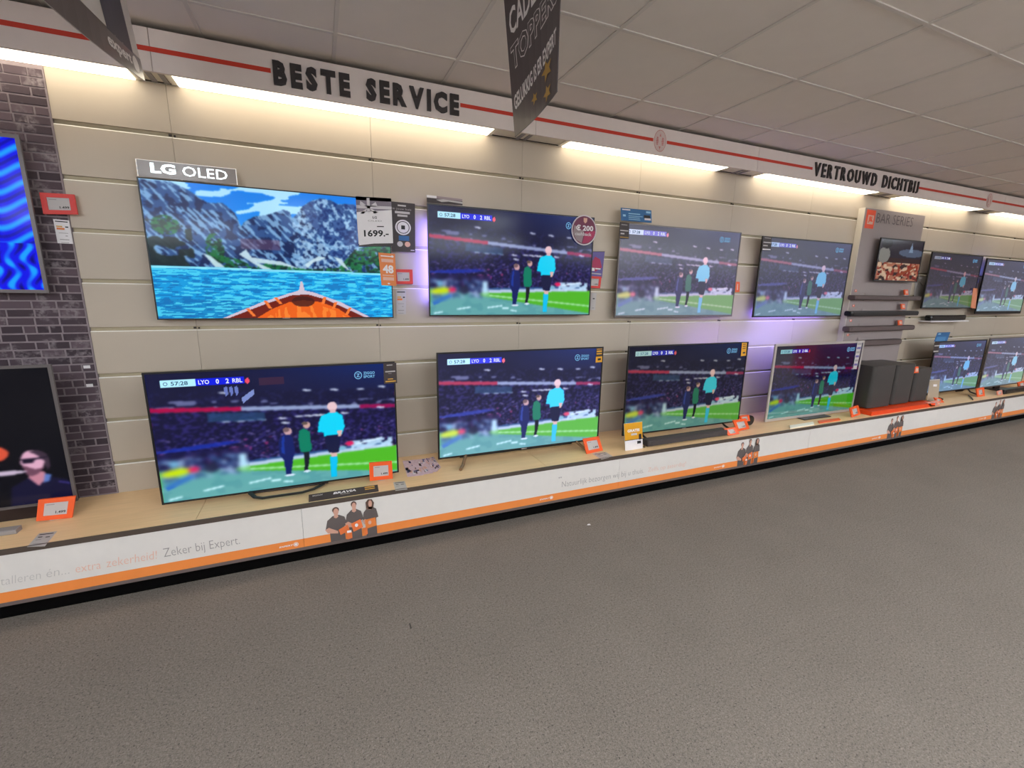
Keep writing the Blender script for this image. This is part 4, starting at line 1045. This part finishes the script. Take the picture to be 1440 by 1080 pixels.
mb = MB(); mb.tube([(2.90, -.40, SH + .04), (2.885, -.43, SH + .02), (2.88, -.45, SH + .004), (2.875, -.42, SH + .004), (2.885, -.38, SH + .004)], .0035, M_BLACK)
tag(mb.build('cable'), 'short dark cable at the left end of the long shelf soundbar', 'cable')
price_tag('orange price tag beside the right foot of the dark-picture television, middle of three', [(1032, 593), (1050.5, 590), (1054, 604), (1036.5, 608)], -.40, M_ORANGE, lean=.01, rim=.2)
price_tag('orange price tag behind the middle one, right of the dark-picture television', [(1040.5, 585), (1053.5, 583.5), (1055, 592), (1042, 594)], -.33, M_ORANGE, rim=.2)
price_tag('low orange price tag at the shelf edge, nearest of the three', [(1020.5, 609.5), (1036, 607.5), (1039.5, 615.5), (1024, 618.5)], -.46, M_ORANGE, lean=.02, rim=.24)
p = at(1055, 595, y=-.30); mb = MB(); ring = [(p[0] + .045 * math.cos(a), -.30, SH + .046 + .045 * math.sin(a)) for a in [2 * math.pi * k / 20 for k in range(20)]]
mb.prism(ring, (0, .04, 0), M_BLACKG); tag(mb.build('round_speaker'), 'small round black speaker behind the tags beside the dark-picture television', 'speaker')
card('label_column', 'pale column of small labels on the right frame of the silver television', 'label', [(1206, 480.5), (1213, 480), (1204.5, 519), (1199.5, 519)], -.308, .001, M_EINK, lambda c: [c.rect(.1, .05 + .15 * k, .9, .12 + .15 * k, M_VIOLET if k % 2 else M_GREYT) for k in range(6)])
def strip(name, label, cat, px, mt, h_=.01):
    P = [at(a, b, z=SH + h_) for a, b in px]; mb = MB(); mb.prism(P[::-1], (0, 0, -h_), mt); return tag(mb.build(name), label, cat)
strip('remote_control', 'thin white remote lying on the shelf before the silver television', 'remote control', [(1110.5, 598), (1143.5, 593), (1145, 596), (1111.5, 601.5)], mat('remote_white', (246, 242, 226), rough=.4), .012)
strip('pencil_box', 'thin orange-red strip lying on the shelf before the silver television', 'strip', [(1150, 591.5), (1180, 587.5), (1182, 590), (1152, 594.5)], M_ORANGE, .008)
price_tag('orange price tag before the left black subwoofer', [(1195, 575), (1207, 571), (1210, 584), (1198, 588)], -.46, M_ORANGE, rim=.22)

# ------------------------------------------------------------------ soundbar display board
jb = empty('display_board', (6.24, -.03, SH), 'tall grey soundbar display board with a red square emblem at its top', 'display')
mb = MB(); mb.box(5.715, 6.765, -.0598, -.0005, SH + .001, 2.392, M_JWHITE); mb.build('board_core', jb, True)
mb = MB(); mb.box(5.722, 6.765, -.062, -.0598, SH + .001, 2.390, M_JGREY); mb.build('front_sheet', jb, True)
c = Card([(5.72, -.0622, 2.39), (6.765, -.0622, 2.39), (6.765, -.0622, 2.10), (5.72, -.0622, 2.10)])
a1, a2 = at(1219, 295, y=-.062), at(1232, 318, y=-.062)
u0 = .025; u1 = .165
c.rect(u0, .05, u1, .66, M_JORG); c.next(); c.rect(u0 + .03, .22, u1 - .02, .52, M_PEACH); c.next(); c.text('JBL', u0 + .04, .26, u1 - .03, .48, M_JORG, .05)
c.text('BAR SERIES', .19, .12, .80, .44, mat('print_dark_grey', (92, 80, 84)), -.01)
tag(c.mb.build('header_print', jb, True), 'red square emblem and grey lettering', kind='stuff')
bars = [('slim dark soundbar, top of the four on the grey board', 5.655, 6.83, 1.488, 1.538, M_BAR), ('black soundbar, second from top on the grey board', 5.64, 6.84, 1.324, 1.376, M_BLACK),
        ('grey-brown soundbar, third from top on the grey board', 5.655, 6.82, 1.163, 1.218, M_BAR), ('shorter soundbar, lowest on the grey board', 5.90, 6.62, 1.006, 1.068, M_BAR)]
for lb, x0, x1, z0, z1, mt in bars:
    o = soundbar(lb, x0, x1, -.15, -.068, z0, z1, mt, 'soundbars on the grey board', True)
    mb = MB(); mb.box((x0 + x1) / 2 - .3, (x0 + x1) / 2 + .3, -.0675, -.0635, z0 - .01, z1 + .02, M_JGREY); mb.build('mounting_plate', o, True)
for i, (px, py) in enumerate(((1275.5, 411), (1271, 431), (1267, 454))):
    p = at(px, py, y=-.11); o = empty('price_tag', (p[0], p[1], p[2] - .025), 'tiny orange price tag on top of the %s soundbar of the grey board' % ('first', 'second', 'third')[i], 'price tag', 'tiny orange tags on the board soundbars')
    mb = MB(); mb.prism([(p[0] - .035, p[1], p[2] - .028), (p[0] + .035, p[1], p[2] - .028), (p[0] + .035, p[1] + .012, p[2] + .028), (p[0] - .035, p[1] + .012, p[2] + .028)], (0, .01, 0), M_ORANGE); mb.build('frame', o, True)
    mb = MB(); mb.prism([(p[0] - .018, p[1] - .001, p[2] - .014), (p[0] + .022, p[1] - .001, p[2] - .014), (p[0] + .022, p[1] + .007, p[2] + .016), (p[0] - .018, p[1] + .007, p[2] + .016)], (0, .001, 0), M_PEACH); mb.build('display', o, True)
for i, (px, py) in enumerate(((1203, 409), (1200, 430), (1196, 451), (1192, 471))):
    p = at(px, py, y=-.0625); mb = MB(); mb.box(p[0] - .012, p[0] + .02, -.064, -.0625, p[2] - .01, p[2] + .012, M_ORANGE); mb.box(p[0] - .006, p[0] + .008, -.0646, -.064, p[2] - .004, p[2] + .01, M_WHITE); mb.box(p[0] + .03, p[0] + .16, -.0632, -.0622, p[2] - .002, p[2] + .002, M_GREYT)
    mb.build('model_mark', jb, True)
# orange base and subwoofers
ob = MB(); ob.bevbox(5.64, 6.78, -.49, -.07, SH + .001, SH + .0425, .0, M_JORG)
o = tag(ob.build('base_board'), 'flat orange-red base board under the black subwoofers', 'base')
def sub(label, x0, x1, y0, y1, h_, yaw):
    cx, cy = (x0 + x1) / 2, (y0 + y1) / 2; o = empty('subwoofer', (cx, cy, SH + .043), label, 'subwoofer', 'subwoofers on the orange base', math.radians(yaw))
    w, d = (x1 - x0) / 2, (y1 - y0) / 2
    mb = MB(); pts = []
    r = .035
    for sx, sy, a0 in ((1, 1, 0), (-1, 1, 90), (-1, -1, 180), (1, -1, 270)):
        for k in range(5):
            a = math.radians(a0 + 22.5 * k); pts.append((sx * (w - r) + r * math.cos(a), sy * (d - r) + r * math.sin(a)))
    mb.prism([(a, b, .012) for a, b in pts][::-1], (0, 0, h_ - .012), M_SUB); ob_ = mb.build('cabinet', o)
    for sx in (-1, 1):
        for sy in (-1, 1):
            mb = MB(); mb.box(sx * (w - .05) - .015, sx * (w - .05) + .015, sy * (d - .05) - .015, sy * (d - .05) + .015, 0, .012, M_BLACK); mb.build('foot', o)
    return o
sub('large charcoal subwoofer on the orange base, leftmost of three', 5.70, 6.07, -.42, -.10, .44, 0)
sub('charcoal subwoofer in the middle of the orange base', 6.12, 6.44, -.41, -.08, .43, 0)
sub('smaller charcoal subwoofer at the right end of the orange base', 6.50, 6.80, -.40, -.12, .37, 0)
p = at(1289, 520, y=-.40); o = empty('price_tag', (p[0], p[1], SH + .40), 'small orange price tag on top of the smaller right subwoofer', 'price tag')
mb = MB(); mb.prism([(p[0] - .05, p[1], p[2] - .035), (p[0] + .05, p[1], p[2] - .035), (p[0] + .05, p[1] + .01, p[2] + .03), (p[0] - .05, p[1] + .01, p[2] + .03)], (0, .012, 0), M_ORANGE); mb.build('frame', o, True)
mb = MB(); mb.box(p[0] - .02, p[0] + .03, p[1] - .002, p[1] + .001, p[2] - .02, p[2] + .015, M_PEACH); mb.build('display', o, True)

# --- right end extras
a_ = at(1307, 447.5, y=-.09); b_ = at(1356, 447, y=-.09)
soundbar('short black soundbar under the reflective upper television at right', a_[0], b_[0], -.11, -.04, a_[2] - .03, a_[2] + .035, M_BLACKG, None, True)
mb = MB(); mb.box(a_[0] - .02, b_[0] + .05, -.12, -.0005, a_[2] - .045, a_[2] - .031, M_WHITE); tag(mb.build('wall_ledge'), 'narrow white wall ledge under the short black soundbar', 'ledge')
card('price_flag', 'orange-peach tag hanging on the lower right of the reflective upper television', 'price tag', [(1369, 405), (1375, 405.5), (1372, 434), (1365, 433)], -.115, .003, mat('tag_salmon', (222, 140, 104)), None)
p = at(1290, 394, y=-.006); card('energy_label', 'white label on the wall between the small warm television and the reflective one', 'label', [(1288, 388), (1303, 389), (1300, 420), (1285, 420)], -.004, .001, M_EINK, lambda c: c.rect(.3, .05, .6, .12, M_WHITE))
mb = MB(); pts = [at(x_, y_, y=-.02) for x_, y_ in ((1292, 388), (1293, 396), (1297, 401), (1303, 402), (1308, 398))]; mb.tube(pts, .004, M_GREYT); tag(mb.build('cable'), 'thin grey cable looping beside the reflective upper television', 'cable')
card('blue_card', 'blue card above the lower television right of the subwoofers', 'card', [(1318.5, 467.5), (1336.5, 467), (1332, 479.5), (1313.5, 480.5)], -.262, .0015, M_BLUEC, lambda c: (c.rect(.1, .1, .3, .25, M_LBLUE), c.rect(.1, .5, .8, .95, mat('card_mid_blue', (70, 130, 180)))))
card('spec_card', 'dark striped card on the corner of the lower television right of the subwoofers', 'card', [(1314, 481.5), (1322, 481), (1319.5, 496), (1312, 496.5)], -.286, .001, M_DCARD, lambda c: (c.rect(.1, .28, .95, .38, M_EINK), c.rect(.05, .80, .95, .9, M_EINK)))
card('info_card', 'beige card standing at the lower left of the television right of the subwoofers', 'card', [(1307.5, 534), (1322, 533), (1319, 566), (1303.5, 563)], -.36, .002, mat('card_beige', (176, 160, 138)), lambda c: (c.rect(0, 0, 1, .05, M_EINK), c.rect(.4, .22, .75, .32, M_WHITE)))
price_tag('orange price tag lying askew at the right end of the orange base', [(1314, 559), (1323, 560), (1328, 566), (1317, 566)], -.44, M_ORANGE, rim=.25)
price_tag('pale pink tag at the shelf edge right of the orange base', [(1303, 569), (1318, 566), (1321, 573), (1308, 574.5)], -.49, mat('tag_pink', (226, 150, 130)), rim=.2)
price_tag('orange price tag between the two lower right televisions', [(1373, 547), (1384, 545), (1385, 557), (1375, 558.5)], -.41, M_ORANGE, rim=.25)
price_tag('small salmon tag at the left end of the shelf soundbar at right', [(1401, 555.5), (1408, 553.5), (1409, 560), (1402, 561)], -.45, mat('tag_pink', (226, 150, 130)), rim=.2)
price_tag('orange price tag on the shelf at the right edge of the photo', [(1431, 539), (1442, 536), (1443, 547), (1433, 548)], -.36, M_ORANGE, rim=.25)
a_ = at(1409, 556, y=-.44)
soundbar('black soundbar on the shelf at the right edge of the photo', a_[0], a_[0] + .75, -.46, -.38, SH, SH + .06, M_BLACK, None, True)
mb = MB(); mb.tube([at(x_, y_, z=SH + .0075) for x_, y_ in ((1362, 556), (1366, 559), (1368, 562))], .006, M_BLACK); tag(mb.build('cable'), 'black cable on the shelf under the lower right televisions', 'cable')

# ------------------------------------------------------------------ hanging banners
M_BAN = mat('banner_dark', (82, 72, 72), rough=.3, noise=.05, nscale=4)
M_BANW = mat('banner_white', (206, 198, 190), rough=.5); M_BANT = mat('banner_text', (226, 220, 216), rough=.5); M_LEAF = mat('banner_gold', (176, 138, 60), rough=.5)
M_BFIG = mat('banner_figure', (60, 58, 72), rough=.5, noise=.15, nscale=6)
def banner(label, x, far, near, zt, bend=0.0):
    o = empty('hanging_banner', (x, (far[0] + near[0]) / 2, zt), label, 'banner', None)
    return o
# dark banner, centre
X2 = 1.475
o = empty('hanging_banner', (X2, -1.285, H), 'dark hanging banner with outlined lettering in the middle of the view', 'banner')
# u: from far (wall side) edge to near edge ; v: down. slight curve in x near the far edge
def bpt(u, v):
    y = -1.1 - .375 * u; zb = 2.180 + .045 * u; z = 2.712 + (zb - 2.712) * v
    xo = X2 - .062 * (1 - v) * (1 - u) + .012 * math.sin(math.pi * u)
    return np.array((xo, y, z))
mb = MB(); NU, NV = 8, 10
vs = [bpt(i / NU, j / NV) for j in range(NV + 1) for i in range(NU + 1)]
fs = [(j * (NU + 1) + i, (j + 1) * (NU + 1) + i, (j + 1) * (NU + 1) + i + 1, j * (NU + 1) + i + 1) for j in range(NV) for i in range(NU)]
n_ = len(vs); vs2 = [v + np.array((.003, 0, 0)) for v in vs]
edge = [i for i in range(NU + 1)] + [j * (NU + 1) + NU for j in range(1, NV + 1)] + [NV * (NU + 1) + i for i in range(NU - 1, -1, -1)] + [j * (NU + 1) for j in range(NV - 1, 0, -1)]
mb.add(vs + vs2, fs + [tuple(k + n_ for k in f[::-1]) for f in fs] + [(edge[k], edge[(k + 1) % len(edge)], edge[(k + 1) % len(edge)] + n_, edge[k] + n_) for k in range(len(edge))], M_BAN)
mb.build('banner_sheet', o, True)
class Sheet(Card):
    def __init__(s, f): s.f = f; s.mb = MB(); s.lay = 1
    def p(s, u, v, off=None): return s.f(u, v) + np.array((-.0008 * s.lay, 0, 0))
c = Sheet(bpt)
def uv_of(px, py):
    w = at(px, py, x=X2); u = (w[1] + 1.1) / -.375; zb = 2.180 + .045 * u; return (u, (w[2] - 2.712) / (zb - 2.712))
def skew(st, a, b, hpx, mt, bold):
    A = uv_of(*a); B = uv_of(*b); C_ = uv_of(a[0] + hpx[0], a[1] + hpx[1]); c.text_skew(st, A, (B[0] - A[0], B[1] - A[1]), (C_[0] - A[0], C_[1] - A[1]), mt, bold)
skew('GELUKKIG IS ER EXPERT', (727, 157), (782, 60), (0, -20), M_BANT, .03)
skew('CADEAU', (729.5, 56), (773, -28), (.5, -36), M_BANT, .02)
def skew_outline(st, a, b, hpx):
    A = uv_of(*a); B = uv_of(*b); C_ = uv_of(a[0] + hpx[0], a[1] + hpx[1]); U = (B[0] - A[0], B[1] - A[1]); Vv = (C_[0] - A[0], C_[1] - A[1])
    v1, f1, w, h = text_flat(st, .05, 0, 2); m1 = _mn[(st, .05, 0, 2)]; v2, f2, _w, _h = text_flat(st, .018, 0, 2); m2 = _mn[(st, .018, 0, 2)]
    for vs_, fs_, d_, mt in ((v1, f1, m1 * 0, M_BANT), (v2, f2, m2 - m1, M_BAN)):
        c.mb.add([c.p(A[0] + (x + d_[0]) / w * U[0] + (y + d_[1]) / h * Vv[0], A[1] + (x + d_[0]) / w * U[1] + (y + d_[1]) / h * Vv[1]) for x, y in vs_], fs_, mt); c.next()
skew_outline('TOPPERS', (728.5, 104), (785.5, -2), (0, -34))
for px, py, s_ in ((768, 98, 1.0), (768, 130, .8), (750, 138, .6)):
    A = uv_of(px, py); r1 = .12 * s_; r2 = .075 * s_
    c.poly([(A[0] + r1 * (1 if k % 2 else .45) * math.cos(k * math.pi / 5), A[1] + r2 * (1 if k % 2 else .45) * math.sin(k * math.pi / 5)) for k in range(10)], M_LEAF)
c.poly([(0, .97), (.35, .99), (.9, .995), (.9, 1.0), (0, 1.0)], M_LEAF) if False else None
tag(c.mb.build('print', o, True), kind='stuff')
# pale tip of the dark banner lit by the cove lamp
# white banner, upper left
X1 = .061
o = empty('hanging_banner', (X1, -1.0, H), 'white hanging banner with a dark lower band at the upper left', 'banner')
def bpt1(u, v):
    y = -.60 - .95 * u
    zb = 2.333 - .115 * math.sin(min(1, u * 1.1) * math.pi / 2); z = 2.712 + (zb - 2.712) * v
    xo = X1 - .035 * (1 - v) * (1 - u) + .02 * math.sin(math.pi * u) * v
    return np.array((xo, y, z))
mb = MB(); NU = 12
vs = [bpt1(i / NU, j / NV) for j in range(NV + 1) for i in range(NU + 1)]
fs = [(j * (NU + 1) + i, (j + 1) * (NU + 1) + i, (j + 1) * (NU + 1) + i + 1, j * (NU + 1) + i + 1) for j in range(NV) for i in range(NU)]
n_ = len(vs); vs2 = [v + np.array((-.003, 0, 0)) for v in vs]
edge = [i for i in range(NU + 1)] + [j * (NU + 1) + NU for j in range(1, NV + 1)] + [NV * (NU + 1) + i for i in range(NU - 1, -1, -1)] + [j * (NU + 1) for j in range(NV - 1, 0, -1)]
mb.add(vs + vs2, fs + [tuple(k + n_ for k in f[::-1]) for f in fs] + [(edge[k], edge[(k + 1) % len(edge)], edge[(k + 1) % len(edge)] + n_, edge[k] + n_) for k in range(len(edge))], M_BANW)
mb.build('banner_sheet', o, True)
class Sheet1(Sheet):
    def p(s, u, v, off=None): return s.f(u, v) + np.array((.0008 * s.lay, 0, 0))
c = Sheet1(bpt1)
for k in range(12):
    c.poly([(k / 12, .80), ((k + 1) / 12, .80), ((k + 1) / 12, 1.0), (k / 12, 1.0)], M_BAN)
for k in range(6):
    c.poly([(.12 + k * .055, .0), (.175 + k * .055, .0), (.165 + k * .05, .81), (.115 + k * .05, .81)], M_BFIG)
c.next(); c.ell(.11, .90, .045, .07, M_BANT)
c.text_skew('expert', (.44, .95), (-.27, 0), (0, -.10), M_BANT, .03)
tag(c.mb.build('print', o, True), kind='stuff')

# ------------------------------------------------------------------ small debris on the carpet
p = at(828, 738, z=.003); mb = MB(); mb.prism([(p[0] - .012, p[1], .002), (p[0] + .010, p[1] - .006, .002), (p[0] + .012, p[1] + .006, .002), (p[0] - .004, p[1] + .009, .002)], (0, 0, .003), M_WHITE)
tag(mb.build('paper_scrap'), 'tiny white paper scrap on the carpet in front of the plinth', 'litter')
p = at(577, 880, z=.001); mb = MB(); mb.prism([(p[0] - .004, p[1] - .02, .0005), (p[0] + .004, p[1] - .018, .0005), (p[0] + .003, p[1] + .02, .0005), (p[0] - .003, p[1] + .016, .0005)], (0, 0, .0008), M_JOINT)
tag(mb.build('thread_bit'), 'short dark thread lying on the carpet below the plinth', 'litter')

# red counter added out of view, only so the silver television mirrors it
mb = MB(); mb.box(8.75, 10.1, -3.25, -2.85, .08, .66, mat('prop_red', (206, 22, 20), rough=.5)); 
o = empty('reflection_prop', (9.42, -3.05, 0), 'low red counter out of view to the right of the camera', 'prop'); mb.build('body', o, True)
mb = MB(); mb.box(8.8, 10.05, -3.2, -2.9, 0, .08, M_KICK); mb.build('base', o, True)
# ------------------------------------------------------------------ ceiling luminaires behind the camera
M_LUM = mat('luminaire_diffuser', (255, 255, 255), emit=(236, 246, 255), es=LUM)
k = 0
spots = [(X0 + g * (i + .5), Y0 - g * 5.5) for i, j in lum_cells] + [(x, y) for y in (-5.2, -7.3) for x in (-2.5, .5, 3.5, 6.5, 9.5, 12.5)]
for x, y in spots:
    o = empty('ceiling_light', (x, y, H), 'square ceiling light panel out of view behind the camera', 'light', 'ceiling light panels behind the camera')
    mb = MB(); mb.box(-.3, .3, -.3, .3, -.004, .001, M_TBAR); mb.build('frame', o)
    mb = MB(); mb.box(-.28, .28, -.28, .28, -.007, -.004, M_LUM); mb.build('diffuser', o)

# added fill light boxes out of view, brightening the ceiling and valance
M_FILL = mat('fill_light_diffuser', (255, 255, 255), emit=(236, 246, 255), es=FILL)
for x in (-1.5, 2.5, 6.5, 10.5):
    for y in (-4.6, -6.4):
        o = empty('added_fill_light', (x, y, 2.3), 'long fill light box added out of view to brighten the ceiling and valance', 'light', 'added fill light boxes behind the camera')
        mb = MB(); mb.box(-1.2, 1.2, -.12, .12, -.03, .03, M_FILL); mb.build('light_box', o)
        for s_ in (-1, 1):
            mb = MB(); mb.tube([(s_ * 1.0, 0, .03), (s_ * 1.0, 0, H - 2.3)], .003, M_GREYT, 6); mb.build('cable', o)
# violet glow behind televisions
led(TVS['D'], -.60, .1, .5, True, (130, 120, 255), 70)
led(TVS['F'], -.55, .03, 1.0, False, (140, 120, 255), 45)
led(TVS['L'], .30, .69, .28, False, (160, 130, 255), 90)
led(TVS['M'], -.58, .70, .6, False, (150, 140, 255), 110)
led(TVS['I'], -.50, .35, .3, True, (90, 110, 255), 40)
